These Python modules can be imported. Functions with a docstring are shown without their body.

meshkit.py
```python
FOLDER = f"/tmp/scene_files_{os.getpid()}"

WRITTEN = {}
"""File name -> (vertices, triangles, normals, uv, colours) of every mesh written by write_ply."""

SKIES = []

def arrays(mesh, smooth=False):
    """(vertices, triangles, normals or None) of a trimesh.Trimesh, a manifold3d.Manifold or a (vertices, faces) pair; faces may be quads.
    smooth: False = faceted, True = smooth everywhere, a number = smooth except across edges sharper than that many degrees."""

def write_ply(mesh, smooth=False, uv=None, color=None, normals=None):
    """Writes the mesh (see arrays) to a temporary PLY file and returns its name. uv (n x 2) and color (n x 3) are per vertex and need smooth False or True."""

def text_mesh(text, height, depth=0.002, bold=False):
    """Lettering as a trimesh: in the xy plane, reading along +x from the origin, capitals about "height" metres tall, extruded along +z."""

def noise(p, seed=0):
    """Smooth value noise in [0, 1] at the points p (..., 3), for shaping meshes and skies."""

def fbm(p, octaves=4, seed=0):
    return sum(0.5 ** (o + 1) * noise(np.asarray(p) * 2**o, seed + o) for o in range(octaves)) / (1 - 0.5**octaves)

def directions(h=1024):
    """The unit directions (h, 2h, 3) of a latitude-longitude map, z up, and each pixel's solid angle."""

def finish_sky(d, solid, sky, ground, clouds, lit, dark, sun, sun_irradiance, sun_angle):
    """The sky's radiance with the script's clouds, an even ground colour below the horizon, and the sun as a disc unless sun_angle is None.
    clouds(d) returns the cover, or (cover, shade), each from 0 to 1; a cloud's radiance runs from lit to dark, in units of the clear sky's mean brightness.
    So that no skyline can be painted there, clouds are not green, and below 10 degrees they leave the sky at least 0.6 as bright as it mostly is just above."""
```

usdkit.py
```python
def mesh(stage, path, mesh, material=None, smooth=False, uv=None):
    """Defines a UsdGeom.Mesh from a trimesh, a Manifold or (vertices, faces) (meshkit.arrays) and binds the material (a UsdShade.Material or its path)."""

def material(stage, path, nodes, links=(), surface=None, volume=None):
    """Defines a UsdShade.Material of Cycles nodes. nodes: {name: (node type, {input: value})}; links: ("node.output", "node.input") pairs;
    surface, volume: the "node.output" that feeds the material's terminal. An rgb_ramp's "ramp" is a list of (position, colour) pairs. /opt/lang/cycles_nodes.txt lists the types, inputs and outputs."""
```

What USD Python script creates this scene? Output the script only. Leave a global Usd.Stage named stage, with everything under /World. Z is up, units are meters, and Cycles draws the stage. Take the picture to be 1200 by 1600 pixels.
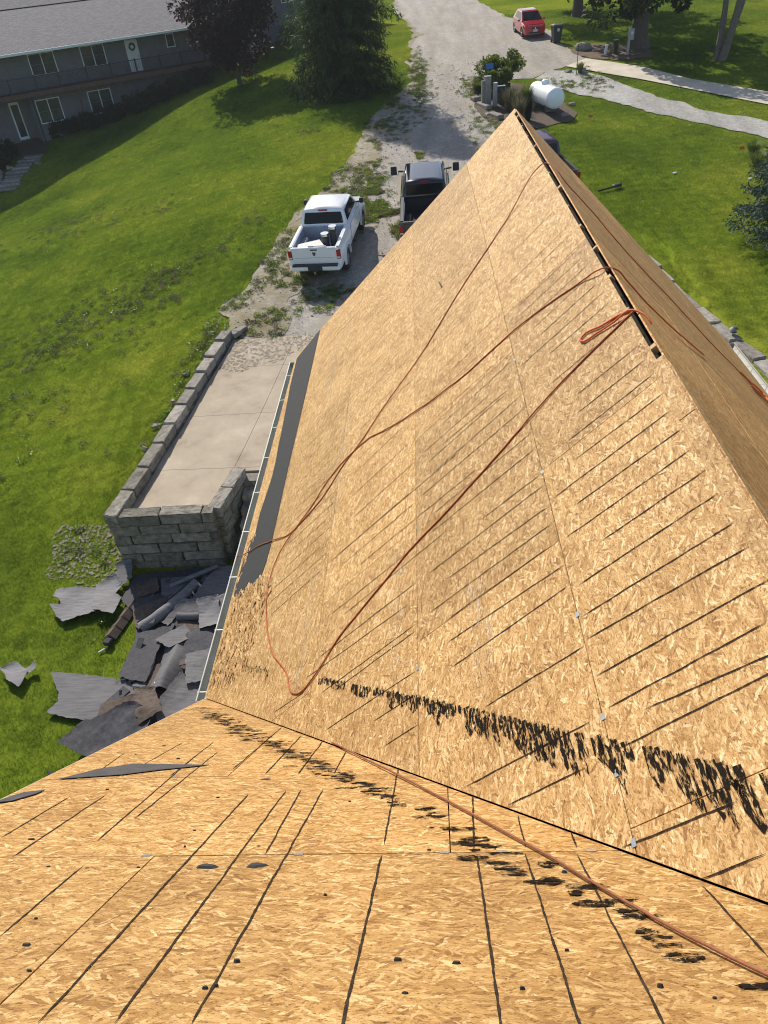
import math, random
import numpy as np, trimesh, manifold3d as m3
import usdkit, meshkit
from pxr import Usd, UsdGeom, UsdLux, UsdShade, Gf, Sdf, Vt
from shapely.geometry import Polygon, box as sbox, LineString, Point
from shapely.ops import unary_union
rng = np.random.default_rng(7); random.seed(7)
PI = math.pi
stage = Usd.Stage.CreateInMemory()
UsdGeom.SetStageUpAxis(stage, 'Z'); UsdGeom.SetStageMetersPerUnit(stage, 1.0)
UsdGeom.Xform.Define(stage, '/World'); UsdGeom.Scope.Define(stage, '/World/Looks')

# ---------------------------------------------------------------- camera, sky, sun
CAMZ = 10.8675
yaw, pitch, roll = math.radians(-5.23880), math.radians(38.41563), math.radians(-5.89024)
_f = np.array([math.sin(yaw)*math.cos(pitch), math.cos(yaw)*math.cos(pitch), -math.sin(pitch)])
_r = np.array([math.cos(yaw), -math.sin(yaw), 0.]); _u = np.cross(_r, _f)
_r2 = math.cos(roll)*_r + math.sin(roll)*_u; _u2 = -math.sin(roll)*_r + math.cos(roll)*_u
cam = UsdGeom.Camera.Define(stage, '/World/camera')
cam.AddTransformOp().Set(Gf.Matrix4d(*_r2, 0, *_u2, 0, *(-_f), 0, 0, 0, CAMZ, 1))
cam.CreateHorizontalApertureAttr(24.0); cam.CreateVerticalApertureAttr(32.0)
cam.CreateFocalLengthAttr(24.0*1131.21/1200); cam.CreateClippingRangeAttr((0.05, 2000.0))
cam.CreateExposureAttr(0.28)
SUN_EL = math.radians(39.5); SUN_AZ = math.atan2(-0.42, 0.90)
sd = np.array([math.cos(SUN_EL)*math.sin(SUN_AZ), math.cos(SUN_EL)*math.cos(SUN_AZ), math.sin(SUN_EL)])
usdkit.material(stage, '/World/Looks/sky', {'s': ('sky_texture', {'sky_type': 'single_scattering', 'sun_disc': False, 'sun_elevation': SUN_EL, 'sun_rotation': SUN_AZ, 'aerosol_density': 1.3}),
    'b': ('background_shader', {'strength': 0.10})}, [('s.color', 'b.color')], surface='b.background')
dome = UsdLux.DomeLight.Define(stage, '/World/sky')
UsdShade.MaterialBindingAPI.Apply(dome.GetPrim()).Bind(UsdShade.Material.Get(stage, '/World/Looks/sky'))
dome.GetPrim().SetCustomDataByKey('kind', 'structure')
sun = UsdLux.DistantLight.Define(stage, '/World/sun')
sun.CreateIntensityAttr(1.08); sun.CreateAngleAttr(0.5); sun.CreateNormalizeAttr(True); sun.CreateColorAttr(Gf.Vec3f(1.0, 0.93, 0.82))
_x = np.cross([0, 0, 1], sd); _x /= np.linalg.norm(_x); _y = np.cross(sd, _x)
sun.AddTransformOp().Set(Gf.Matrix4d(*_x, 0, *_y, 0, *sd, 0, 0, 0, 60, 1))

# ---------------------------------------------------------------- materials
M = {}
def mat(name, nodes, links, surface='p.BSDF'):
    M[name] = usdkit.material(stage, '/World/Looks/' + name, nodes, links, surface=surface); return M[name]
def plain(name, col, rough=0.6, var=0.12, scale=9, bump=0.0, bscale=60, **kw):
    """a colour with soft mottling in object space and optional fine relief"""
    lo = [c*(1-var) for c in col]; hi = [min(1, c*(1+var)) for c in col]
    n = {'t': ('texture_coordinate', {}), 'n': ('noise_texture', {'scale': scale, 'detail': 5, 'roughness': 0.62}),
         'r': ('rgb_ramp', {'ramp': [(0.3, lo), (0.7, hi)]}), 'p': ('principled_bsdf', {'roughness': rough, **kw})}
    l = [('t.object', 'n.vector'), ('n.fac', 'r.fac'), ('r.color', 'p.base_color')]
    if bump:
        n['n2'] = ('noise_texture', {'scale': bscale, 'detail': 3}); n['b'] = ('bump', {'strength': bump, 'distance': 0.01})
        l += [('t.object', 'n2.vector'), ('n2.fac', 'b.height'), ('b.normal', 'p.normal')]
    return mat(name, n, l)
def osb(name, tint=(1, 1, 1), size=1.0, deep=1.0):
    """oriented strand board: overlapping long flakes laid mostly along u"""
    n = {'uv': ('texture_coordinate', {}), 'oi': ('object_info', {}), 'ofs': ('math', {'math_type': 'multiply', 'value2': 37.0}),
         'add': ('vector_math', {'vector_math_type': 'add', 'math_type': 'add'}),
         'wn': ('noise_texture', {'scale': 9, 'detail': 2}), 'wsub': ('vector_math', {'math_type': 'subtract', 'vector2': (0.5, 0.5, 0.5)}),
         'wsc': ('vector_math', {'math_type': 'scale', 'scale': 0.035}), 'wadd': ('vector_math', {'math_type': 'add'}), 'fn': ('noise_texture', {'scale': 75, 'detail': 3}), 'fsub': ('vector_math', {'math_type': 'subtract', 'vector2': (0.5, 0.5, 0.5)}), 'fsc': ('vector_math', {'math_type': 'scale', 'scale': 0.011}), 'fadd': ('vector_math', {'math_type': 'add'})}
    n['add'] = ('vector_math', {'math_type': 'add'})
    l = [('oi.random', 'ofs.value1'), ('ofs.value', 'add.vector2'), ('uv.UV', 'add.vector1'),
         ('add.vector', 'wn.vector'), ('wn.color', 'wsub.vector1'), ('wsub.vector', 'wsc.vector1'), ('wsc.vector', 'wadd.vector2'), ('add.vector', 'fadd.vector1'), ('add.vector', 'fn.vector'), ('fn.color', 'fsub.vector1'), ('fsub.vector', 'fsc.vector1'), ('fsc.vector', 'fadd.vector2'), ('fadd.vector', 'wadd.vector1')]
    T = lambda c: tuple(a*b for a, b in zip(c, tint))
    ramp = [(0.0, T((.29, .165, .066))), (0.12, T((.41, .250, .105))), (0.4, T((.50, .325, .145))), (0.7, T((.575, .40, .20))), (0.88, T((.67, .50, .285))), (1.0, T((.80, .645, .42)))]
    layers = [(0.05, 15.0, 85.0), (0.42, 17.0, 92.0), (-0.38, 14.0, 75.0), (1.05, 21.0, 80.0), (-0.80, 19.0, 84.0), (-0.08, 10.0, 70.0)]
    thr = [0, .50, .55, .74, .78, .84]
    prev = None; hprev = None
    for i, (a, sx, sy) in enumerate(layers):
        n[f'm{i}r'] = ('mapping', {'rotation': (0, 0, a)}); n[f'm{i}'] = ('mapping', {'scale': (sx*size, sy*size, 1), 'location': (i*3.7, i*1.9, 0)})
        n[f'v{i}'] = ('voronoi_texture', {'dimensions': '2D', 'scale': 1.0, 'randomness': 1.0})
        n[f's{i}'] = ('separate_color', {'color_type': 'rgb'}); n[f'c{i}'] = ('rgb_ramp', {'ramp': ramp})
        l += [('wadd.vector', f'm{i}r.vector'), (f'm{i}r.vector', f'm{i}.vector'), (f'm{i}.vector', f'v{i}.vector'), (f'v{i}.color', f's{i}.color'), (f's{i}.r', f'c{i}.fac')]
        if i == 0:
            prev, hprev = 'c0.color', 's0.b'
        else:
            # a flake shows where its own random beats the threshold; its rim is eaten by noise
            n[f'q{i}'] = ('math', {'math_type': 'multiply_add', 'value2': -0.30}); n[f'k{i}'] = ('map_range', {'from_min': thr[i]-.07, 'from_max': thr[i]+.01, 'to_min': 0., 'to_max': 1., 'clamp': True})
            n[f'x{i}'] = ('mix_color', {}); n[f'h{i}'] = ('mix_float', {})
            l += [(f'v{i}.distance', f'q{i}.value1'), (f's{i}.g', f'q{i}.value3'), (f'q{i}.value', f'k{i}.value'), (f'k{i}.result', f'x{i}.fac'), (prev, f'x{i}.a'), (f'c{i}.color', f'x{i}.b'),
                  (f'k{i}.result', f'h{i}.fac'), (hprev, f'h{i}.a'), (f's{i}.b', f'h{i}.b')]
            prev, hprev = f'x{i}.result', f'h{i}.result'
    # wood grain, dark specks and shadow lines painted between flakes, broad tone changes
    n['gm'] = ('mapping', {'scale': (14, 260, 1)}); n['gn'] = ('noise_texture', {'scale': 1.0, 'detail': 3}); n['gr'] = ('rgb_ramp', {'ramp': [(0.25, (.80, .77, .72)), (0.6, (1.04, 1.04, 1.03))]})
    n['g'] = ('mix_color', {'blend_type': 'multiply', 'fac': 1.0, 'use_clamp': False})
    n['pm'] = ('mapping', {'scale': (60, 165, 1)}); n['pn'] = ('noise_texture', {'scale': 1.0, 'detail': 6, 'roughness': .78}); n['pr'] = ('rgb_ramp', {'ramp': [(0.33, (.12, .075, .04)), (0.405, (.55, .46, .36)), (0.475, (1, 1, 1))]})
    n['pp'] = ('mix_color', {'blend_type': 'multiply', 'fac': 1.0})
    n['bn'] = ('noise_texture', {'scale': 2.2, 'detail': 5, 'roughness': .65}); n['br'] = ('rgb_ramp', {'ramp': [(0.3, (.82, .78, .73)), (0.5, (1., 1., 1.)), (0.72, (1.14, 1.15, 1.18))]})
    n['bb'] = ('mix_color', {'blend_type': 'multiply', 'fac': 1.0, 'use_clamp': False})
    l += [('wadd.vector', 'gm.vector'), ('gm.vector', 'gn.vector'), ('gn.fac', 'gr.fac'), (prev, 'g.a'), ('gr.color', 'g.b'),
          ('wadd.vector', 'pm.vector'), ('pm.vector', 'pn.vector'), ('pn.fac', 'pr.fac'), ('g.result', 'pp.a'), ('pr.color', 'pp.b'),
          ('add.vector', 'bn.vector'), ('bn.fac', 'br.fac'), ('pp.result', 'bb.a'), ('br.color', 'bb.b')]
    n['ov'] = ('map_range', {'from_min': 0., 'from_max': 1., 'to_min': .86, 'to_max': 1.10}); n['ob'] = ('vector_math', {'math_type': 'scale'})
    n['hb'] = ('math', {'math_type': 'multiply_add', 'value2': 0.5}); n['b'] = ('bump', {'strength': 0.8, 'distance': 0.0035}); n['p'] = ('principled_bsdf', {'roughness': 0.62, 'specular_ior_level': 0.3})
    l += [(hprev, 'hb.value1'), ('pn.fac', 'hb.value3'), ('hb.value', 'b.height'), ('b.normal', 'p.normal'), ('oi.random', 'ov.value'), ('bb.result', 'ob.vector1'), ('ov.result', 'ob.scale'), ('ob.vector', 'p.base_color')]
    return mat(name, n, l)
osb('osb_board', (1.07, .99, .86), 1.05); osb('osb_board_golden', (.93, .81, .60), .92); osb('osb_board_right_tint', (1.16, .94, .68), 1.0)  # brown copy: same board, grazing sun on the right slope put into the tint
def ragged(name, col, cover, sx, sy, rough=0.75):
    """a stain that lies on the board in ragged strokes: a noise cut-out in uv space"""
    n = {'uv': ('texture_coordinate', {}), 'm': ('mapping', {'scale': (sx, sy, 1)}), 'n': ('noise_texture', {'scale': 1.0, 'detail': 8, 'roughness': .76, 'distortion': .6}),
         'k': ('math', {'math_type': 'greater_than', 'value2': cover}), 'n2': ('noise_texture', {'scale': 40}), 'r': ('rgb_ramp', {'ramp': [(0.3, [c*.6 for c in col]), (0.7, [c*1.5 for c in col])]}),
         'p': ('principled_bsdf', {'roughness': rough, 'specular_ior_level': .12}), 't': ('transparent_bsdf', {}), 'x': ('mix_closure', {})}
    l = [('uv.UV', 'm.vector'), ('m.vector', 'n.vector'), ('n.fac', 'k.value1'), ('uv.UV', 'n2.vector'), ('n2.fac', 'r.fac'), ('r.color', 'p.base_color'),
         ('k.value', 'x.fac'), ('t.BSDF', 'x.closure1'), ('p.BSDF', 'x.closure2')]
    return mat(name, n, l, 'x.closure')
ragged('tar', (.012, .008, .005), .503, 15, 52)
ragged('tar_thin', (.03, .019, .012), .545, 16, 90)
ragged('scuff', (.55, .45, .32), .575, 9, 60)
ragged('chalk', (.034, .024, .016), .385, 90, 200, .9)
plain('felt_black', (.030, .031, .034), .85, .15, 12, .15, 200)
mat('felt_grey', {'t': ('texture_coordinate', {}), 'm': ('mapping', {'scale': (2.2, 26, 6), 'rotation': (0, 0, .12)}), 'n': ('noise_texture', {'scale': 1., 'detail': 6, 'roughness': .7}), 'r': ('rgb_ramp', {'ramp': [(.3, (0.089, 0.084, 0.090)), (.55, (0.144, 0.139, 0.146)), (.72, (0.187, 0.178, 0.190))]}), 'b': ('bump', {'strength': .4, 'distance': .01}), 'p': ('principled_bsdf', {'roughness': .8})}, [('t.object', 'm.vector'), ('m.vector', 'n.vector'), ('n.fac', 'r.fac'), ('r.color', 'p.base_color'), ('n.fac', 'b.height'), ('b.normal', 'p.normal')])
mat('felt_pale', {'t': ('texture_coordinate', {}), 'm': ('mapping', {'scale': (2.2, 26, 6), 'rotation': (0, 0, .12)}), 'n': ('noise_texture', {'scale': 1., 'detail': 6, 'roughness': .7}), 'r': ('rgb_ramp', {'ramp': [(.3, (0.124, 0.121, 0.127)), (.55, (0.201, 0.195, 0.205)), (.72, (0.262, 0.254, 0.266))]}), 'b': ('bump', {'strength': .4, 'distance': .01}), 'p': ('principled_bsdf', {'roughness': .8})}, [('t.object', 'm.vector'), ('m.vector', 'n.vector'), ('n.fac', 'r.fac'), ('r.color', 'p.base_color'), ('n.fac', 'b.height'), ('b.normal', 'p.normal')])
plain('shingle_dark', (.060, .059, .068), .85, .3, 14, .3, 150)
plain('shingle_brown', (.105, .078, .062), .9, .35, 10, .3, 150)
plain('sealant', (.20, .225, .26), .5, .4, 60)
plain('pebble_pale', (.40, .37, .32), .9, .3, 40)
plain('foil', (.34, .35, .36), .35, .15, 20, .4, 60)
plain('gutter_paint', (.42, .44, .405), .45, .12, 6)
plain('gutter_white', (.46, .46, .42), .45, .1, 6)
plain('wood', (.46, .30, .15), .7, .25, 14)
plain('fascia', (.42, .36, .28), .6, .12, 6)
plain('siding_tan', (.36, .31, .25), .7, .08, 5)
plain('attic_shade', (.012, .010, .008), .95, .1, 5)  # near-black colour standing in for the unlit attic
plain('rope_orange', (.40, .085, .018), .6, .25, 40)
plain('rope_brown', (.25, .085, .035), .65, .25, 60)
plain('rope_bright', (.60, .10, .015), .55, .2, 40)
plain('clip_metal', (.5, .53, .55), .35, .1, 30, metallic=.8)
plain('dirt', (.13, .085, .055), .95, .3, 3, .5, 25)
plain('mulch', (.10, .07, .05), .95, .5, 16, .8, 40)
plain('stump_timber', (.25, .23, .20), .85, .25, 12, .3, 60)
plain('bark', (.075, .058, .045), .9, .35, 8, .8, 18)
plain('bark_pale', (.13, .11, .09), .9, .3, 8, .8, 18)
plain('trim_white', (.58, .62, .64), .5, .05, 6)
plain('rail_black', (.02, .02, .024), .5, .1, 5)
plain('deck_brown', (.085, .048, .032), .8, .3, 6)
plain('galv', (.30, .32, .34), .5, .15, 8, metallic=.3)
plain('plastic_dark', (.022, .026, .028), .5, .15, 8)
plain('rubber', (.018, .018, .019), .75, .2, 20)
plain('alloy', (.55, .56, .58), .3, .08, 10, metallic=.8)
plain('chrome', (.75, .76, .78), .12, .03, 10, metallic=1.0)
plain('tank_white', (.76, .79, .80), .4, .06, 4)
plain('tail_red', (.30, .012, .010), .2, .2, 20)
plain('blue_sign', (.015, .12, .36), .5, .1, 20)
plain('paint_white', (.74, .76, .79), .28, .02, 3, coat_weight=.6)
plain('paint_black', (.006, .007, .009), .12, .1, 3, coat_weight=1.0, coat_roughness=.02)
plain('paint_maroon', (.055, .022, .040), .35, .15, 3, coat_weight=.6)
plain('paint_red', (.36, .012, .025), .25, .06, 3, coat_weight=.9)
plain('bed_liner', (.30, .33, .38), .5, .1, 6)
plain('bed_black', (.012, .012, .013), .8, .2, 12)
plain('plate_white', (.55, .56, .58), .5, .1, 30)
plain('board_white', (.66, .64, .60), .7, .1, 8)
plain('lamp_grey', (.10, .10, .10), .5, .1, 20)
plain('flag_orange', (.55, .10, .02), .6, .1, 20)
mat('auto_glass', {'p': ('principled_bsdf', {'base_color': (.005, .006, .007), 'roughness': .06, 'specular_ior_level': .22})}, [])
mat('window_glass', {'t': ('texture_coordinate', {}), 'n': ('noise_texture', {'scale': 1.2}), 'r': ('rgb_ramp', {'ramp': [(.35, (.020, .026, .026)), (.65, (.045, .055, .05))]}),
    'p': ('principled_bsdf', {'roughness': .08})}, [('t.object', 'n.vector'), ('n.fac', 'r.fac'), ('r.color', 'p.base_color')])
def stone(name, lo, hi, dark):
    mat(name, {'t': ('texture_coordinate', {}), 'o': ('object_info', {}), 'mu': ('math', {'math_type': 'multiply', 'value2': 50.}), 'ad': ('vector_math', {'math_type': 'add'}),
        'n': ('noise_texture', {'scale': 5, 'detail': 7, 'roughness': .7}), 'r': ('rgb_ramp', {'ramp': [(.28, dark), (.45, lo), (.7, hi)]}),
        'n2': ('noise_texture', {'scale': 35, 'detail': 5, 'roughness': .7}), 'r2': ('rgb_ramp', {'ramp': [(.3, (.72, .70, .68)), (.65, (1.08, 1.08, 1.08))]}),
        'x': ('mix_color', {'blend_type': 'multiply', 'fac': 1.0, 'use_clamp': False}), 'om': ('map_range', {'from_min': 0., 'from_max': 1., 'to_min': .68, 'to_max': 1.15}),
        'y': ('vector_math', {'math_type': 'scale'}),
        'b': ('bump', {'strength': .7, 'distance': .012}), 'p': ('principled_bsdf', {'roughness': .88})},
        [('o.random', 'mu.value1'), ('mu.value', 'ad.vector2'), ('t.object', 'ad.vector1'), ('ad.vector', 'n.vector'), ('ad.vector', 'n2.vector'), ('n.fac', 'r.fac'), ('n2.fac', 'r2.fac'),
         ('r.color', 'x.a'), ('r2.color', 'x.b'), ('o.random', 'om.value'), ('x.result', 'y.vector1'), ('om.result', 'y.scale'), ('y.vector', 'p.base_color'), ('n2.fac', 'b.height'), ('b.normal', 'p.normal')])
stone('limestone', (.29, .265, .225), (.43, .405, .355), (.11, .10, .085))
stone('limestone_dark', (.20, .185, .15), (.36, .335, .285), (.06, .06, .045))  # darker copy: stained near caps, plus shade painted into the wall courses
stone('fieldstone', (.24, .215, .185), (.36, .34, .31), (.12, .10, .08))
mat('concrete', {'g': ('geometry', {}), 'n': ('noise_texture', {'scale': .9, 'detail': 6, 'roughness': .65}), 'r': ('rgb_ramp', {'ramp': [(.28, (.25, .19, .13)), (.45, (.38, .31, .225)), (.56, (.42, .345, .25)), (.72, (.50, .425, .325))]}),
    'n2': ('noise_texture', {'scale': 60, 'detail': 3}), 'r2': ('rgb_ramp', {'ramp': [(.3, (.88, .88, .88)), (.7, (1.06, 1.06, 1.06))]}), 'x': ('mix_color', {'blend_type': 'multiply', 'fac': 1., 'use_clamp': False}),
    'b': ('bump', {'strength': .15, 'distance': .004}), 'p': ('principled_bsdf', {'roughness': .8})},
    [('g.position', 'n.vector'), ('n.fac', 'r.fac'), ('g.position', 'n2.vector'), ('n2.fac', 'r2.fac'), ('r.color', 'x.a'), ('r2.color', 'x.b'), ('x.result', 'p.base_color'), ('n2.fac', 'b.height'), ('b.normal', 'p.normal')])
mat('concrete_pale', {'g': ('geometry', {}), 'n': ('noise_texture', {'scale': .9, 'detail': 6, 'roughness': .65}), 'r': ('rgb_ramp', {'ramp': [(.3, (.50, .43, .33)), (.5, (.60, .53, .42)), (.7, (.68, .61, .50))]}),
    'n2': ('noise_texture', {'scale': 60, 'detail': 3}), 'r2': ('rgb_ramp', {'ramp': [(.3, (.88, .88, .88)), (.7, (1.06, 1.06, 1.06))]}), 'x': ('mix_color', {'blend_type': 'multiply', 'fac': 1., 'use_clamp': False}),
    'b': ('bump', {'strength': .15, 'distance': .004}), 'p': ('principled_bsdf', {'roughness': .8})},
    [('g.position', 'n.vector'), ('n.fac', 'r.fac'), ('g.position', 'n2.vector'), ('n2.fac', 'r2.fac'), ('r.color', 'x.a'), ('r2.color', 'x.b'), ('x.result', 'p.base_color'), ('n2.fac', 'b.height'), ('b.normal', 'p.normal')])
def gravel(name, cols, soil, cover):
    mat(name, {'g': ('geometry', {}), 'v': ('voronoi_texture', {'scale': 34}), 's': ('separate_color', {'color_type': 'rgb'}), 'r': ('rgb_ramp', {'ramp': cols}),
        'v2': ('voronoi_texture', {'scale': 7}), 's2': ('separate_color', {'color_type': 'rgb'}), 'r2': ('rgb_ramp', {'ramp': [(0, (.82, .82, .82)), (1, (1.15, 1.15, 1.15))]}), 'y': ('mix_color', {'blend_type': 'multiply', 'fac': .8, 'use_clamp': False}),
        'n': ('noise_texture', {'scale': .55, 'detail': 8, 'roughness': .7}), 'k': ('rgb_ramp', {'ramp': [(cover-.09, (0, 0, 0)), (cover+.09, (1, 1, 1))]}), 'x': ('mix_color', {'b': soil}),
        'tm': ('mapping', {'scale': (1.3, .16, 1)}), 'tn': ('noise_texture', {'scale': 1.0, 'detail': 4}), 'tr': ('rgb_ramp', {'ramp': [(.3, (.80, .79, .77)), (.65, (1.12, 1.11, 1.09))]}), 'z': ('mix_color', {'blend_type': 'multiply', 'fac': 1., 'use_clamp': False}),
        'b': ('bump', {'strength': .45, 'distance': .012}), 'p': ('principled_bsdf', {'roughness': .9})},
        [('g.position', 'v.vector'), ('v.color', 's.color'), ('s.r', 'r.fac'), ('g.position', 'v2.vector'), ('v2.color', 's2.color'), ('s2.r', 'r2.fac'), ('r.color', 'y.a'), ('r2.color', 'y.b'),
         ('g.position', 'n.vector'), ('n.fac', 'k.fac'), ('k.color', 'x.fac'), ('y.result', 'x.a'),
         ('g.position', 'tm.vector'), ('tm.vector', 'tn.vector'), ('tn.fac', 'tr.fac'), ('x.result', 'z.a'), ('tr.color', 'z.b'), ('z.result', 'p.base_color'), ('v.distance', 'b.height'), ('b.normal', 'p.normal')])
gravel('gravel', [(0, (.23, .21, .185)), (.5, (.325, .30, .27)), (1, (.43, .40, .36))], (.31, .265, .21), .56)
gravel('gravel_grey', [(0, (.27, .26, .245)), (.5, (.37, .36, .34)), (1, (.50, .49, .47))], (.20, .17, .12), .72)
gravel('verge', [(0, (.22, .185, .135)), (.5, (.31, .27, .21)), (1, (.42, .385, .32))], (.21, .175, .085), .52)
def green(name, a, b, c, scale=.35, bare=None, trans=.25, ramp_at=(.32, .5, .68), spec=.25, rough=.6):
    n = {'g': ('geometry', {}), 'n': ('noise_texture', {'scale': scale, 'detail': 6, 'roughness': .6}), 'r': ('rgb_ramp', {'ramp': [(ramp_at[0], a), (ramp_at[1], b), (ramp_at[2], c)]}),
         'n2': ('noise_texture', {'scale': 11, 'detail': 4, 'roughness': .7}), 'r2': ('rgb_ramp', {'ramp': [(.3, (.58, .62, .58)), (.7, (1.28, 1.22, 1.2))]}), 'x': ('mix_color', {'blend_type': 'multiply', 'fac': 1., 'use_clamp': False}),
         'n3': ('noise_texture', {'scale': 1.1, 'detail': 5, 'roughness': .7}), 'r3': ('rgb_ramp', {'ramp': [(.30, (.55, .58, .62)), (.42, (1, 1, 1)), (.62, (1, 1, 1)), (.74, (1.18, .98, .9))]}), 'x3': ('mix_color', {'blend_type': 'multiply', 'fac': 1., 'use_clamp': False}),
         'd': ('principled_bsdf', {'roughness': rough if spec else .9, 'specular_ior_level': spec}), 't': ('translucent_bsdf', {}), 'm': ('mix_closure', {'fac': trans})}
    l = [('g.position', 'n.vector'), ('n.fac', 'r.fac'), ('g.position', 'n2.vector'), ('n2.fac', 'r2.fac'), ('r.color', 'x.a'), ('r2.color', 'x.b'), ('g.position', 'n3.vector'), ('n3.fac', 'r3.fac'), ('x.result', 'x3.a'), ('r3.color', 'x3.b'), ('x3.result', 'd.base_color'), ('x3.result', 't.color'),
         ('d.BSDF', 'm.closure1'), ('t.BSDF', 'm.closure2')]
    return mat(name, n, l, 'm.closure')
green('grass_blade', (.105, .175, .022), (.185, .280, .028), (.30, .36, .042), .16, trans=.5, spec=.55, rough=.38)
green('turf', (.095, .14, .016), (.16, .215, .02), (.25, .275, .034), .16, trans=0.0, spec=0.0)
green('weed_leaf', (.09, .15, .03), (.14, .20, .04), (.24, .25, .08), .8, trans=.35)
green('spruce_needles', (.030, .058, .022), (.058, .098, .034), (.11, .155, .05), 1.2, trans=.3)
green('blue_needles', (.03, .055, .045), (.06, .10, .08), (.11, .16, .135), 1.5, trans=.1)
green('maroon_leaf', (.022, .012, .014), (.050, .024, .026), (.11, .065, .055), 1.4, trans=.15)
green('oak_leaf', (.020, .035, .012), (.040, .066, .018), (.085, .12, .03), .8, trans=.3)
green('shrub_leaf', (.05, .085, .02), (.13, .19, .03), (.27, .30, .045), 1.8, trans=.35)
green('dark_shrub', (.012, .020, .010), (.026, .040, .016), (.05, .07, .025), 1.5)
green('reed', (.09, .095, .05), (.16, .155, .09), (.26, .23, .15), 2.0, trans=.35)
mat('gravel_film', {'g': ('geometry', {}), 'n': ('noise_texture', {'scale': 9, 'detail': 8, 'roughness': .72}), 'k': ('math', {'math_type': 'greater_than', 'value2': .53}), 'v': ('voronoi_texture', {'scale': 30}), 's': ('separate_color', {'color_type': 'rgb'}),
    'r': ('rgb_ramp', {'ramp': [(0, (.17, .145, .10)), (.5, (.24, .205, .15)), (1, (.33, .30, .24))]}), 'p': ('principled_bsdf', {'roughness': .9}), 't': ('transparent_bsdf', {}), 'x': ('mix_closure', {})},
    [('g.position', 'n.vector'), ('n.fac', 'k.value1'), ('g.position', 'v.vector'), ('v.color', 's.color'), ('s.r', 'r.fac'), ('r.color', 'p.base_color'), ('k.value', 'x.fac'), ('t.BSDF', 'x.closure1'), ('p.BSDF', 'x.closure2')], 'x.closure')
# far house
mat('siding_grey', {'t': ('texture_coordinate', {}), 's': ('separate_xyz', {}), 'm': ('math', {'math_type': 'multiply', 'value2': 7.2}), 'f': ('math', {'math_type': 'fraction'}), 'b': ('bump', {'strength': .8, 'distance': .02}),
    'n': ('noise_texture', {'scale': 2.}), 'r': ('rgb_ramp', {'ramp': [(.3, (.105, .110, .122)), (.7, (.135, .140, .152))]}), 'p': ('principled_bsdf', {'roughness': .7})},
    [('t.object', 's.vector'), ('s.z', 'm.value1'), ('m.value', 'f.value1'), ('f.value', 'b.height'), ('b.normal', 'p.normal'), ('t.object', 'n.vector'), ('n.fac', 'r.fac'), ('r.color', 'p.base_color')])
mat('roof_shingle', {'t': ('texture_coordinate', {}), 'br': ('brick_texture', {'scale': 1.0, 'brick_width': .30, 'row_height': .145, 'mortar_size': .012, 'color1': (.105, .105, .122), 'color2': (.175, .174, .194), 'mortar': (.05, .05, .052), 'bias': -.1}),
    'n': ('noise_texture', {'scale': 9, 'detail': 6, 'roughness': .7}), 'r': ('rgb_ramp', {'ramp': [(.3, (.65, .64, .65)), (.7, (1.25, 1.23, 1.2))]}), 'x': ('mix_color', {'blend_type': 'multiply', 'fac': 1., 'use_clamp': False}),
    'b': ('bump', {'strength': .6, 'distance': .015}), 'p': ('principled_bsdf', {'roughness': .9})},
    [('t.UV', 'br.vector'), ('t.UV', 'n.vector'), ('n.fac', 'r.fac'), ('br.color', 'x.a'), ('r.color', 'x.b'), ('x.result', 'p.base_color'), ('br.fac', 'b.height'), ('b.normal', 'p.normal')])

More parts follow.
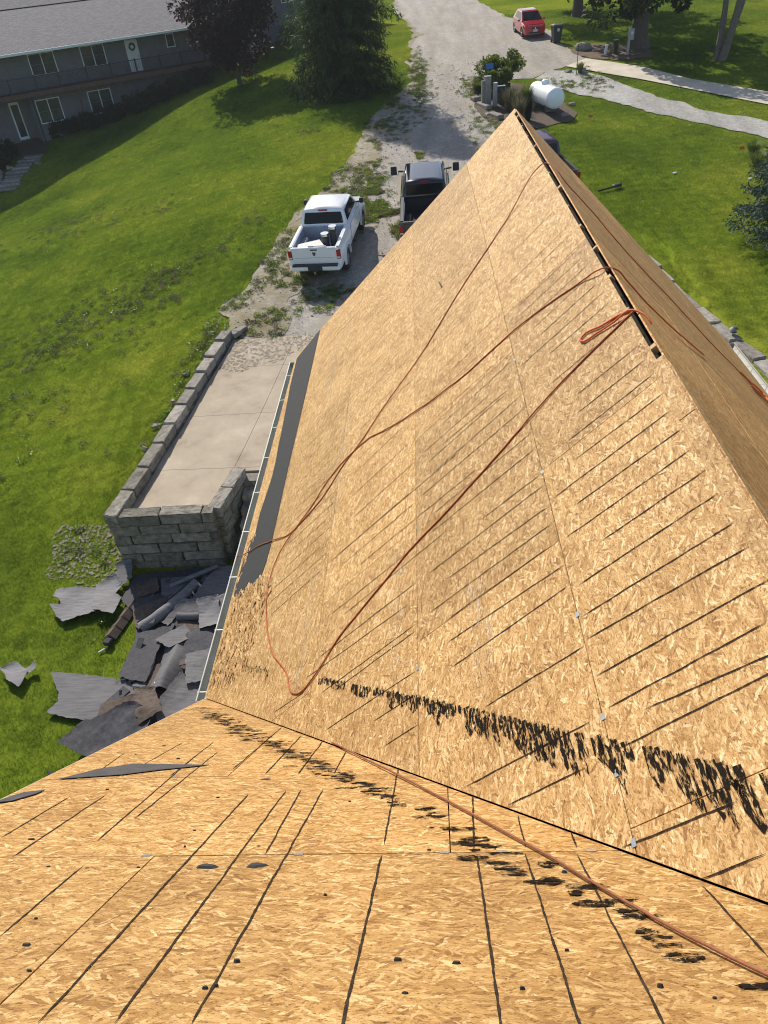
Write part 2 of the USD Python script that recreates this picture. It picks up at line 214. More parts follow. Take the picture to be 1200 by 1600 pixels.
# ---------------------------------------------------------------- helpers
used = {}
def numbered(parent, name):
    k = (parent, name); c = used.get(k, 0); used[k] = c+1
    return f'{parent}/{name}' if c == 0 else f'{parent}/{name}_{c:03d}'
def meta(p, label=None, cat=None, group=None, kind=None):
    for k, v in (('label', label), ('category', cat), ('group', group), ('kind', kind)):
        if v: p.SetCustomDataByKey(k, v)
    return p
def ppath(parent): return '/World' if parent is None else str(parent.GetPath())
def obj(name, mesh, material, parent=None, smooth=False, uv=None, label=None, cat=None, group=None, kind=None):
    p = usdkit.mesh(stage, numbered(ppath(parent), name), mesh, M[material], smooth, uv).GetPrim()
    return meta(p, label, cat, group, kind)
def thing(name, label, cat, loc=(0, 0, 0), rotz=0.0, group=None, tilt=0.0, kind=None):
    """an Xform; rotz degrees about z, then tilt degrees raising local +y (applied in the local frame)"""
    x = UsdGeom.Xform.Define(stage, numbered('/World', name)); x.AddTranslateOp().Set(Gf.Vec3d(*map(float, loc)))
    x.AddRotateZOp().Set(float(rotz))
    if tilt: x.AddRotateXOp().Set(float(tilt))
    return meta(x.GetPrim(), label, cat, group, kind)
def copy_of(src, name, loc, rotz, label, cat, group):
    x = UsdGeom.Xform.Define(stage, numbered('/World', name))
    x.GetPrim().GetReferences().AddInternalReference(src.GetPath())
    x.ClearXformOpOrder(); x.AddTranslateOp().Set(Gf.Vec3d(*map(float, loc))); x.AddRotateZOp().Set(float(rotz)); x.GetPrim().SetInstanceable(True)
    return meta(x.GetPrim(), label, cat, group)
def mf(m):
    if hasattr(m, 'to_mesh'):
        k = m.to_mesh(); return np.array(k.vert_properties[:, :3], float), np.array(k.tri_verts, int)
    if isinstance(m, tuple): return np.asarray(m[0], float), np.asarray(m[1], int)
    return np.array(m.vertices, float), np.array(m.faces, int)
def cat(*ms):
    vs, fs, n = [], [], 0
    for m in ms:
        v, f = mf(m); vs.append(v); fs.append(f+n); n += len(v)
    return np.vstack(vs), np.vstack(fs)
def bx(c, s, rz=0.0):
    m = trimesh.creation.box(s)
    if rz: m.apply_transform(trimesh.transformations.rotation_matrix(rz, [0, 0, 1]))
    m.apply_translation(c); return mf(m)
def rbox(c, s, r=.02, rz=0.0, ang=5):
    """box with chamfered edges"""
    x, y, z = [max(a/2, r*1.01) for a in s]; pts = []
    for i in (-1, 1):
        for j in (-1, 1):
            for k in (-1, 1):
                pts += [(i*x, j*(y-r), k*(z-r)), (i*(x-r), j*y, k*(z-r)), (i*(x-r), j*(y-r), k*z)]
    v, f = mf(m3.Manifold.hull_points(np.array(pts)))
    if rz: ca, sa = math.cos(rz), math.sin(rz); v = np.stack([v[:, 0]*ca-v[:, 1]*sa, v[:, 0]*sa+v[:, 1]*ca, v[:, 2]], 1)
    return v+np.array(c), f
def cyl(p, q, r, r2=None, n=12):
    p, q = np.array(p, float), np.array(q, float); r2 = r if r2 is None else r2
    t = (q-p)/np.linalg.norm(q-p); a = np.cross(t, [0, 0, 1.] if abs(t[2]) < .9 else [1., 0, 0]); a /= np.linalg.norm(a); b = np.cross(t, a)
    an = np.arange(n)*2*PI/n; ring = np.cos(an)[:, None]*a+np.sin(an)[:, None]*b
    v = np.vstack([p+ring*r, q+ring*r2, [p], [q]]); f = []
    for i in range(n):
        j = (i+1) % n; f += [(i, j, n+j), (i, n+j, n+i), (2*n, j, i), (2*n+1, n+i, n+j)]
    return v, np.array(f)
def tube(pts, r, sides=7):
    p = np.asarray(pts, float); t = np.gradient(p, axis=0); t /= np.linalg.norm(t, axis=1, keepdims=True)+1e-12
    a = np.cross(t, np.where(np.abs(t[:, 2:]) < .9, [0, 0, 1.], [1., 0, 0])); a /= np.linalg.norm(a, axis=1, keepdims=True)+1e-12; b = np.cross(t, a)
    an = np.arange(sides)*2*PI/sides; rr = np.broadcast_to(r, (len(p),))
    v = p[:, None]+rr[:, None, None]*(np.cos(an)[None, :, None]*a[:, None]+np.sin(an)[None, :, None]*b[:, None])
    i, j = np.meshgrid(np.arange(len(p)-1), np.arange(sides), indexing='ij'); j2 = (j+1) % sides
    q = np.stack([i*sides+j, i*sides+j2, (i+1)*sides+j2, (i+1)*sides+j], -1).reshape(-1, 4)
    v = np.vstack([v.reshape(-1, 3), p[:1], p[-1:]]); n = len(p)*sides
    caps = [(n, (k+1) % sides, k) for k in range(sides)]+[(n+1, n-sides+k, n-sides+(k+1) % sides) for k in range(sides)]
    return v, np.vstack([q[:, [0, 1, 2]], q[:, [0, 2, 3]], np.array(caps)])
def spline(pts, step):
    from scipy.interpolate import CubicSpline, PchipInterpolator
    p = np.asarray(pts, float); d = np.r_[0, np.cumsum(np.linalg.norm(np.diff(p, axis=0), axis=1)+1e-9)]
    s = np.linspace(0, d[-1], max(4, int(d[-1]/step))); return PchipInterpolator(d, p)(s)
def hull(pts): return mf(m3.Manifold.hull_points(np.array(pts, float)))
def hullm(pts): return m3.Manifold.hull_points(np.array(pts, float))
def extrude(poly, h):
    """shapely polygon(s) -> (v, f), z from 0 to h"""
    ps = [poly] if poly.geom_type == 'Polygon' else [g for g in getattr(poly, 'geoms', []) if g.geom_type == 'Polygon']; out = []
    for p in ps:
        if p.area < 1e-7: continue
        rings = [np.array(p.exterior.coords)[:-1]]+[np.array(i.coords)[:-1] for i in p.interiors]
        out.append(m3.CrossSection([r.tolist() for r in rings], m3.FillRule.EvenOdd).extrude(h))
    return cat(*out) if out else None
def triangulate(poly, maxedge):
    rings = [np.array(poly.exterior.coords)[:-1]]; t = m3.CrossSection([rings[0].tolist()], m3.FillRule.EvenOdd).extrude(1.0)
    v, f = mf(t); keep = (v[f][:, :, 2] > .5).all(1); f = f[keep]; v = v[:, :2]
    m = trimesh.Trimesh(np.c_[v, np.zeros(len(v))], f, process=True); v, f = m.vertices, m.faces
    v, f = trimesh.remesh.subdivide_to_size(v, f, maxedge, max_iter=14)
    m = trimesh.Trimesh(v, f, process=True); return np.array(m.vertices)[:, :2], np.array(m.faces)
def sm(t): t = np.clip(t, 0, 1); return t*t*(3-2*t)
def sp(t, k): return np.log1p(np.exp(np.clip(t/k, -50, 50)))*k
K = 1.15
GROUND = np.array([(-23.35,41.13,-0.87),(-22.03,42.68,-0.55),(-20.68,44.6,0.01),(-18.82,47.24,0.6),(-16.17,50.79,1.6),(-14.49,53,2.2),(-12.89,54.89,2.6),(-11.21,56.68,2.95),(-9.24,58.86,3.4),(-24.29,51.43,0.6),(-20.38,54.54,1.5),(-16.46,57.65,2.5),(-13.33,60.13,3.2),(-8.63,63.87,4.1),(-4.12,67.83,4.6),(-26.13,52.13,0.62),(-29.02,49.33,0.4),(-32.31,45.44,-0.2),(-25.93,39.02,-1.6),(-24.11,67.28,3.5),(-16.28,73.5,4.3),(-31.94,61.06,2),(-6.2,20.5,0.51),(-5.7,23.3,0.75),(-5.2,27,1.08),(-4.6,30.2,1.37),(-3.3,34.8,1.78),(-2.5,40.2,2.27),(-0.8,46.7,2.85),(-0.5,53,3.38),(-0.3,61,3.92),(-1,75,4.7),(-1.8,90,5.52),(1,30,1.35),(2,40,2.25),(3,55,3.53),(-12,3,-1.3),(-12,6,-1.3),(-12,9,-1.3),(-12,11,-1.28),(-12,12.5,-1.08),(-9,3,-1.3),(-9,6,-1.3),(-9,9,-1.3),(-9,11,-1.28),(-9,12.5,-1.08),(-7,3,-1.3),(-7,6,-1.3),(-7,9,-1.3),(-7,11,-1.28),(-7,12.5,-1.08),(-4.5,3,-1.3),(-4.5,6,-1.3),(-4.5,9,-1.3),(-4.5,11,-1.28),(-4.5,12.5,-1.08),(-2,3,-1.3),(-2,6,-1.3),(-2,9,-1.3),(-2,11,-1.28),(-2,12.5,-1.08),(-7.3,14.5,-0.55),(-7,16.5,-0.22),(-6.7,18.5,0.12),(-4.5,14.5,-0.8),(-2,14.5,-0.6),(-2,18,-0.1),(-10,16,-0.72),(-9,20,-0.12),(-8.5,25,0.42),(-14,20,-0.8),(-15,26,-0.45),(-16,33,-0.05),(-11,30,0.62),(-10,36,1.2),(-9,42,1.75),(-12,46,1.5),(-8,50,2.55),(-6,56,3.2),(-20,30,-1),(-18,14,-1.7),(-25,22,-2),(-30,10,-2.8),(-32,34,-2),(-40,20,-3.2),(-40,45,-1.2),(-34,55,0.3),(-20,75,4.4),(-8,75,4.6),(-30,90,5),(-18,3,-2),(-30,-2,-3)])   # spot heights of the hillside left of the drive
from scipy.interpolate import RBFInterpolator
hillside = RBFInterpolator(GROUND[:, :2], GROUND[:, 2], kernel='thin_plate_spline', smoothing=.6)
def zt(X, Y):
    """height of the ground"""
    X = np.asarray(X, float)/K; Y = np.asarray(Y, float)/K; X, Y = np.broadcast_arrays(X, Y)
    right = .09*sp(Y-15, 2)-.035*sp(Y-55, 3)
    right = right+.3*sm((X-7.6)/.3)*(1-sm((Y-16)/12.))*sm((Y-8)/3.)
    left = hillside(np.stack([np.clip(X, -45, 6), np.clip(Y, -4, 92)], -1).reshape(-1, 2)).reshape(X.shape)
    w = np.maximum(sm((X+7)/4.)*sm((Y-17)/4.), sm((X-1)/3.)*sm((Y-6)/3))
    return K*(left*(1-w)+right*w)
def prof(Y): return K*.09*sp(np.asarray(Y, float)/K-15, 2)
def wob(line, amp, seed, step=.35):
    """a polyline made uneven"""
    r = np.random.default_rng(seed); ls = LineString(line); n = max(3, int(ls.length/step)); out = []
    w = np.convolve(r.normal(0, 1, n+9), np.ones(4)/2, 'same')[4:4+n]
    for i in range(n):
        p = ls.interpolate(i/(n-1), normalized=True); q = ls.interpolate(min(1, i/(n-1)+.005), normalized=True); o = ls.interpolate(max(0, i/(n-1)-.005), normalized=True)
        d = np.array([q.x-o.x, q.y-o.y]); d /= np.linalg.norm(d)+1e-9; k = w[i]*amp*(0 if i in (0, n-1) else 1)
        out.append((p.x-d[1]*k, p.y+d[0]*k))
    return out
def drape(name, poly, dz, material, parent=None, edge=.6, hf=zt, **kw):
    poly = poly.buffer(0)
    ps = [poly] if poly.geom_type == 'Polygon' else list(poly.geoms); ms = []
    for p in ps:
        v, f = triangulate(p, edge); ms.append((np.c_[v, hf(v[:, 0], v[:, 1])+dz], f))
    return obj(name, cat(*ms), material, parent, **kw)
def leaves(pos, size, r, droop=0.0, aspect=.5, outward=None):
    """one folded quad per position, turned at random (droop pulls it to hang)"""
    n = len(pos); d = r.normal(0, 1, (n, 3)); 
    if outward is not None: d += outward*1.2
    d[:, 2] -= droop*2; d /= np.linalg.norm(d, axis=1, keepdims=True)
    s = np.cross(d, r.normal(0, 1, (n, 3))); s /= np.linalg.norm(s, axis=1, keepdims=True)+1e-9
    L = size*r.uniform(.6, 1.3, n)[:, None]; w = L*aspect*.5
    v = np.stack([pos, pos+d*L*.5+s*w, pos+d*L, pos+d*L*.5-s*w], 1).reshape(-1, 3)
    b = np.arange(n)[:, None]*4; return v, np.vstack([b+[0, 1, 2], b+[0, 2, 3]])

# ================================================================= the setting
xs = np.unique(np.r_[np.arange(-400, -60, 40), np.arange(-60, -40, 4), np.arange(-40, 8.3, .75), np.arange(8.3, 9.9, .15), np.arange(10, 42, .75), np.arange(44, 70, 5), np.arange(70, 401, 40)])
ys = np.unique(np.r_[np.arange(-200, -20, 30), np.arange(-20, 4, 4), np.arange(4, 95, .75), np.arange(96, 130, 4), np.arange(130, 501, 40)])
gx, gy = np.meshgrid(xs, ys, indexing='ij'); gz = zt(gx, gy)
i, j = np.meshgrid(np.arange(len(xs)-1), np.arange(len(ys)-1), indexing='ij'); ny = len(ys)
q = np.stack([i*ny+j, (i+1)*ny+j, (i+1)*ny+j+1, i*ny+j+1], -1).reshape(-1, 4)
obj('lawn', (np.stack([gx, gy, gz], -1).reshape(-1, 3), np.vstack([q[:, [0, 1, 2]], q[:, [0, 2, 3]]])), 'turf', smooth=True, kind='structure')
LAWN_EDGE = [(-7.0, 23.2), (-7.43, 25.15), (-6.84, 26.76), (-6.29, 29.1), (-5.85, 32.12), (-5.26, 34.74), (-4.36, 36.74), (-3.61, 40.04), (-3.28, 43.52), (-2.85, 46.26), (-1.99, 49.19), (-.43, 53.75), (-.39, 60.8), (-.09, 70.4), (-1.5, 81.36), (-2.3, 95), (-3, 130)]
GRAV_EDGE = [(-5.08, 22.6), (-4.76, 25.33), (-3.9, 27.17), (-3.5, 31), (-2.41, 35.34), (-1.95, 40.57), (-1.55, 44.73), (-.65, 50.78), (.3, 56.0), (.2, 62), (.3, 70.4), (-1.2, 81.36), (-2, 95), (-2.7, 130)]
RIGHT_EDGE = [(5.5, 130), (5.4, 100), (5.82, 84.79), (7.75, 73.9), (9.0, 69), (10.3, 65.5), (10.2, 62.2), (10.6, 58.4), (10.9, 56.4), (11.13, 55.94), (9.6, 54.6), (8.74, 53.77), (7.3, 52.1), (5.97, 52.37), (4.88, 53.52), (3.78, 52.35), (3.2, 49.64), (3.39, 46.94), (3.9, 44.39), (4.85, 41.94), (5.9, 38.5), (6.5, 33), (6.2, 27), (6.0, 21.5)]
lawn_edge = wob(LAWN_EDGE, .13, 3); grav_edge = wob(GRAV_EDGE, .22, 4)
drive_poly = Polygon(wob(RIGHT_EDGE, .10, 5)+[(-1.7, 21.3), (-4.2, 22.2), (-5.6, 22.5), (-6.4, 22.9)]+lawn_edge[2:])
drape('gravel_driveway', drive_poly, .03, 'gravel', edge=.9, kind='structure')
verge_poly = Polygon(lawn_edge+grav_edge[::-1]).buffer(0)
drape('verge', verge_poly, .045, 'verge', edge=.9, kind='structure')
PT_ = [(8.6, 53.9), (10.0, 53.0), (11.32, 51.2), (12.41, 48.6), (13.64, 45.75), (14.99, 43.31), (17.31, 40.67), (24, 33.6), (40, 18)]
PB_ = [(38, 15), (22.5, 32), (16.51, 38.4), (15.02, 40.27), (13.41, 42.3), (11.91, 44.21), (10.64, 46.29), (9.3, 47.9), (8.45, 49.6), (7.3, 52.0)]
path_poly = Polygon(wob(PT_, .10, 8)+wob(PB_, .10, 9)); drape('gravel_path', path_poly, .04, 'gravel_grey', edge=.9, kind='structure')
conc_poly = Polygon([(11.1, 55.9), (13.88, 52.74), (15.93, 49.01), (18.95, 45.35), (26, 37), (42, 21), (40, 18.8), (24.8, 35.4), (18.19, 43.17), (15.87, 46.33), (13.23, 49.92), (11.4, 52.04), (9.6, 54.3)])
drape('concrete_drive', conc_poly, .06, 'concrete_pale', edge=.9, kind='structure')
bed_poly = Polygon(wob([(3.2, 49.64), (3.39, 46.94), (3.9, 44.39), (4.85, 41.94), (7.06, 42.9), (8.2, 43.0), (8.6, 44.6), (8.09, 47.6), (7.2, 48.6), (6.6, 50.6), (5.6, 51.8), (4.7, 52.6), (3.78, 52.0), (3.2, 49.64)], .1, 10))
drape('mulch_bed', bed_poly, .05, 'mulch', edge=.8, kind='structure')
dirt2 = Polygon(wob([(10.9, 56.6), (12.6, 54.9), (15.2, 54.4), (15.4, 57.2), (13.4, 59.2), (11.3, 60.3), (10.6, 58.6), (10.9, 56.6)], .15, 12)); drape('bare_soil', dirt2, .05, 'dirt', edge=.8, kind='structure')
drape('bare_soil', Polygon(wob([(-10.4, 14.9), (-8.5, 15.0), (-8.2, 13.6), (-8.5, 13.1), (-10.1, 13.3), (-10.4, 14.9)], .12, 13, .2)), .025, 'gravel_film', edge=.4, kind='structure')

# ---- patio slab, walls and steps of cut limestone
drape('gravel_driveway', Polygon(wob([(-6.62, 22.75), (-6.85, 20.9), (-5.9, 20.4), (-5.2, 21.0), (-4.4, 21.6), (-3.2, 21.4), (-2.1, 21.9), (-2.1, 22.9), (-6.62, 22.75)], .09, 15, .25)), .058, 'gravel_film', edge=.4, hf=lambda x, y: prof(y), kind='structure')
PZ = lambda x, y: prof(y)+.05
left_in = [(-7.7, 13.75), (-7.55, 15.41), (-7.2, 17.69), (-6.97, 19.91), (-6.68, 21.8), (-6.6, 22.7)]
patio = thing('patio', None, None, kind='structure')
pat_poly = Polygon([(-5.56, 13.62)]+left_in[:1]+left_in[1:]+[(-2.1, 22.7), (-2.1, 15.5), (-5.1, 15.5)])
cuts = [LineString([(-9, 15.76), (0, 15.52)]), LineString([(-9, 18.25), (0, 18.29)]), LineString([(-5.36, 13), (-5.33, 15.4), (-4.4, 23)]), LineString([(-9, 20.9), (0, 20.95)])]
slabs = pat_poly.difference(unary_union([c.buffer(.006) for c in cuts]))
for s in slabs.geoms:
    if s.area < .05: continue
    v, f = triangulate(s, .7); n = len(v); top = np.c_[v, PZ(v[:, 0], v[:, 1])]; bot = top-[0, 0, .12]
    e = trimesh.Trimesh(top, f, process=False); ed = e.edges[trimesh.grouping.group_rows(e.edges_sorted, require_count=1)]
    sides = np.vstack([np.c_[ed[:, 0], ed[:, 0]+n, ed[:, 1]+n], np.c_[ed[:, 0], ed[:, 1]+n, ed[:, 1]]])
    obj('slab', (np.vstack([top, bot]), np.vstack([f, sides])), 'concrete', patio)
wall = thing('retaining_wall', 'pale cut limestone block wall round the concrete patio below the left roof edge', 'retaining wall')
def block(c, s, rz, material, parent, r=.02, seed=0, name='stone'):
    rr = np.random.default_rng(seed); v, f = rbox((0, 0, 0), s, r)
    m = trimesh.Trimesh(v, f, process=False); m = m.subdivide_to_size(max(.18, max(s)/4)) if hasattr(m, 'subdivide_to_size') else m
    v, f = np.array(m.vertices), np.array(m.faces); v += (meshkit.noise(v*6+rr.uniform(0, 90, 3))[:, None] if False else rr.normal(0, .004, (len(v), 1)))*np.sign(v)
    ca, sa = math.cos(rz), math.sin(rz); v = np.stack([v[:, 0]*ca-v[:, 1]*sa, v[:, 0]*sa+v[:, 1]*ca, v[:, 2]], 1)+np.array(c)
    return obj(name, (v, f), material, parent)
sd_ = 100
curb_mid = [(-7.93, 13.5), (-7.72, 15.0), (-7.5, 17.2), (-7.24, 19.6), (-6.98, 21.8), (-6.80, 22.9)]
cm = LineString(curb_mid); pos = 0.0; k = 0
while pos < cm.length-.25:
    L = min([1.05, .98, 1.1, .92, 1.0, .85, .95, .9, 1.0][k % 9], cm.length-pos)
    p, q_ = cm.interpolate(pos), cm.interpolate(pos+L); c = ((p.x+q_.x)/2, (p.y+q_.y)/2); a = math.atan2(q_.y-p.y, q_.x-p.x)
    zt_ = float(prof(c[1]))+.33; g_ = float(zt(c[0]-.3, c[1]))
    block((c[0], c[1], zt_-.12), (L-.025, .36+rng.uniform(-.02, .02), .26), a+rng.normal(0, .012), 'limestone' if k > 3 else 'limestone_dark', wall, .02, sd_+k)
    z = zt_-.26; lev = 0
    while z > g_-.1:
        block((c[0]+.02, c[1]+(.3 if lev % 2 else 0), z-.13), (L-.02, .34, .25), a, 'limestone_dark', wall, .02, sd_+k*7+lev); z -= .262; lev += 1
    pos += L; k += 1
# front face, five courses below the caps
for lev in range(6):
    z = .33-.145-.298*lev; x = -8.03
    w_ = [[.24, 1.06, 1.06, .30], [.72, 1.0, .94], [.42, 1.02, 1.02, .2], [1.06, .98, .62], [.55, 1.05, 1.06], [.95, .95, .76]][lev]
    for n_, wd in enumerate(w_):
        front = 13.52-rng.uniform(0, .045)
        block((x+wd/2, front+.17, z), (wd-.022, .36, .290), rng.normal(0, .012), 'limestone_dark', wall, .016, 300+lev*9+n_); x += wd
# right return beside the steps
for lev in range(6):
    z = .33-.145-.298*lev; y0 = 13.70
    for n_, ln in enumerate([[.86, .86], [.55, .9, .3], [.86, .86], [.45, .9, .4], [.86, .86], [.5, .9, .35]][lev]):
        a = math.radians(79); cx = -5.47+(y0+ln/2-13.3)*.19
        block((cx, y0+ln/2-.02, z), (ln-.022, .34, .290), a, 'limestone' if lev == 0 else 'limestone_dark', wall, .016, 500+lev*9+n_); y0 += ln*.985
block((-6.48, 23.1, float(prof(23.1))+.12), (.75, .3, .16), math.radians(62), 'limestone', wall, .02, 900)
steps = thing('stone_steps', 'rough limestone steps between the patio wall and the gutter', 'steps')
for k in range(8):
    block((-3.55, 15.3-.37*k, -.02-.19*k), (2.85, .42, .2), 0.0, 'limestone', steps, .02, 700+k, 'step')
# =============================================================== the house under the new roof
XE, XR, YV, YF, XR2, SL = -2.425, 1.431, 4.502, 12.037, 5.286, 5.386
PT = math.radians(44.2911); CT, ST = math.cos(PT), math.sin(PT); ZE = CAMZ-5.9
class Frame:
    """roof plane: u along the eave, v up the slope, h off the surface"""
    def __init__(s, o, eu, ev, flip): s.o, s.eu, s.ev = map(lambda a: np.array(a, float), (o, eu, ev)); s.n = np.cross(s.eu, s.ev)*(-1 if flip else 1); s.flip = flip
    def p(s, u, v, h=0.0): return s.o+np.multiply.outer(u, s.eu)+np.multiply.outer(v, s.ev)+np.multiply.outer(h+np.zeros_like(np.asarray(u, float)), s.n)
    def slab(s, poly, h0, h1):
        """polygon in (u, v) -> mesh and uv"""
        m = extrude(poly, h1-h0)
        if m is None: return None, None
        v, f = m; P = s.p(v[:, 0], v[:, 1], v[:, 2]+h0); return (P, f[:, ::-1] if s.flip else f), v[:, :2].copy()
FA = Frame((XE, 0, ZE), (0, 1, 0), (CT, 0, ST), True)
FB = Frame((0, YV, ZE), (1, 0, 0), (0, -CT, ST), True)
XR2 = 5.252; ZER = 4.784; PR = math.radians(45.922); FR = Frame((XR2, 0, ZER), (0, 1, 0), (-math.cos(PR), 0, math.sin(PR)), False); SLR = 5.493
house = thing('house', 'house with bare strand board roof, felt strip along the eave and open ridge slot', 'house')
def roofpart(name, fr, poly, h0, h1, material, parent=house, **kw):
    m, uv = fr.slab(poly, h0, h1)
    return obj(name, m, material, parent, uv=uv, **kw) if m else None
def panels(fr, rows, region, u0, off, gap=.0025, lift=0.0, seed=1, material='osb_board'):
    r = np.random.default_rng(seed); W = 2.44; umin, _, umax, _ = region.bounds
    for k in range(len(rows)-1):
        a = u0+off[k % len(off)]
        while a > umin: a -= W
        while a < umax:
            p = sbox(a+gap, rows[k]+gap, a+W-gap, rows[k+1]-gap).intersection(region)
            for g_ in ([p] if p.geom_type == 'Polygon' else getattr(p, 'geoms', [])):
                if g_.geom_type == 'Polygon' and g_.area > .01:
                    h = lift+r.uniform(0, .002); roofpart('sheathing_panel', fr, g_, -.012+h, h, material)
            a += W
SLOT0, SLOTY = 5.338, 4.10
vl = lambda v, d=0.0: YV-v*CT+d
regA = Polygon([(YF, 0), (YF, SL-.006), (vl(SL-.006, .012), SL-.006), (vl(0, .012), 0)]).difference(sbox(SLOTY, SLOT0, YF-.22, 6))
regR = Polygon([(YF, 0), (YF, SLR-.014), (vl(SL, .012), SLR-.014), (vl(0, .012), 0)])
rowsA = [0, .735, 1.955, 3.17, 4.385, SL]
panels(FA, rowsA, regA, YF, [0, -1.22, -.3, -1.5, -.8], lift=.006, seed=2)
panels(FR, [0, .735, 1.955, 3.17, 4.385, SLR], regR, YF, [-.5, -1.6, 0, -1.22, -.6], lift=.0, seed=3, material='osb_board_right_tint')
regB = Polygon([(XE, 0), (XE, 7.2), (6.0, 7.2), (6.0, SL+.5), (XR, SL), (XE+.012, 0)])
regB2 = Polygon([(XR+.02, SL+.02), (XR2, .0), (6.0, 0), (6.0, 7.2), (XR+.02, 7.2)]).difference(regB)
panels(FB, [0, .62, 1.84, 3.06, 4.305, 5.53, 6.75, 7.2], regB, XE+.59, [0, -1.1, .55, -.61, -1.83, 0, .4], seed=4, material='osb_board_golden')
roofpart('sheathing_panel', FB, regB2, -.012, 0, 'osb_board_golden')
# black sheets painting the attic gloom under the boards, rafters seen through the slot, eave and rake boards
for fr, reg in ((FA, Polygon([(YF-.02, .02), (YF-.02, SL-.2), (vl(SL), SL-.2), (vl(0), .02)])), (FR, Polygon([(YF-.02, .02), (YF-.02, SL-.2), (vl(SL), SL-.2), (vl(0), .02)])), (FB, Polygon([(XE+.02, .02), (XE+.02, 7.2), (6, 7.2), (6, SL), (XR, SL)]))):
    roofpart('roof_deck_underside', fr, reg, -.06, -.045, 'attic_shade')
r_ = np.random.default_rng(4)
for k, u in enumerate(np.arange(YF-.45, SLOTY+.1, -.61)):
    w = r_.uniform(.012, .03); roofpart('truss_block', FA, sbox(u-w, 5.31, u+w*.6, 5.338+(.04 if k % 3 == 0 else r_.uniform(.004, .02))), -.05, .003, 'wood')
sl_v, sl_f = bx((XR, (SLOTY+YF)/2, ZE+SL*ST-.19), (.26, YF-SLOTY, .02)); obj('roof_space', (sl_v, sl_f), 'attic_shade', house)  # black plate painting the darkness seen through the ridge slot
for a_, b_ in ((4.02, 3.45), (3.44, 2.2), (2.19, .72)):
    roofpart('ridge_strip', FA, sbox(b_, 5.285, a_, 5.383), .0065, .012, 'osb_board')
    roofpart('ridge_strip', FR, sbox(b_, SLR-.085, a_, SLR-.004), .001, .0075, 'osb_board')
def ridge_fix(): pass
roofpart('rake_board', FB, sbox(XE-.018, 0, XE-.001, 7.0), -.17, -.004, 'fascia')
roofpart('rake_board', FA, sbox(YF+.001, .0, YF+.018, SL-.1), -.17, -.004, 'fascia')
roofpart('rake_board', FR, sbox(YF+.001, .0, YF+.018, SLR-.1), -.17, -.004, 'fascia')
for x, s in ((XE, 1), (XR2, -1)):
    obj('eave_board', bx((x+s*.042, (YV+YF)/2, (ZE if s > 0 else ZER)-.10), (.018, YF-YV-.02, .17)), 'fascia', house)
    obj('wall', bx((x+s*.42, (YV+YF)/2-.3, ZE/2-.75), (.15, YF-YV-.6, ZE+1.4)), 'siding_tan', house)
obj('wall', bx((XR, YF-.42, ZE/2-.1), (XR2-XE-.99, .15, ZE+.1)), 'siding_tan', house)
gw = extrude(Polygon([(-2.2, -1.6), (YV-.35, -1.6), (YV-.35, ZE-.4), (-2.2, ZE+5.9)]), .15); v, f = gw
obj('gable_wall', (np.stack([XE+.45-v[:, 2], v[:, 0], v[:, 1]], 1), f[:, ::-1] if False else f), 'siding_tan', house)
obj('soffit', bx((XE+.2, (YV+YF)/2, ZE-.2), (.36, YF-YV, .02)), 'fascia', house)
# gutters: an open trough with a rolled lip and straps across
def gutter(x, s, y0, y1, material, step, ZE=ZE):
    prof_ = [(0, .0), (0, -.085), (s*.075, -.085), (s*.100, -.055), (s*.118, -.03), (s*.118, 0), (s*.104, .004), (s*.101, -.008), (s*.111, -.012), (s*.111, -.03), (s*.093, -.055), (s*.072, -.079), (s*.006, -.079), (s*.006, .0)]
    v, f = mf(m3.CrossSection([[(a*1.0, b) for a, b in (prof_ if s > 0 else prof_[::-1])]], m3.FillRule.NonZero).extrude(y1-y0)); 
    P = np.stack([x+v[:, 0], y0+v[:, 2], ZE-.015+v[:, 1]], 1); g_ = obj('gutter', (P, f[:, ::-1]), material, house, label=None)
    for yy in np.arange(y0+.12, y1, step): obj('strap', bx((x+s*.062, yy, ZE-.018), (.125, .012, .004)), material, g_)
    for yy in (y0, y1): obj('end_cap', bx((x+s*.058, yy, ZE-.058), (.112, .004, .08)), material, g_)
gutter(XE+.018, -1, YV-.02, YF-.12, 'gutter_paint', .85)
gutter(XR2+.012, 1, YV+.3, YF-.05, 'gutter_white', .62, ZER)
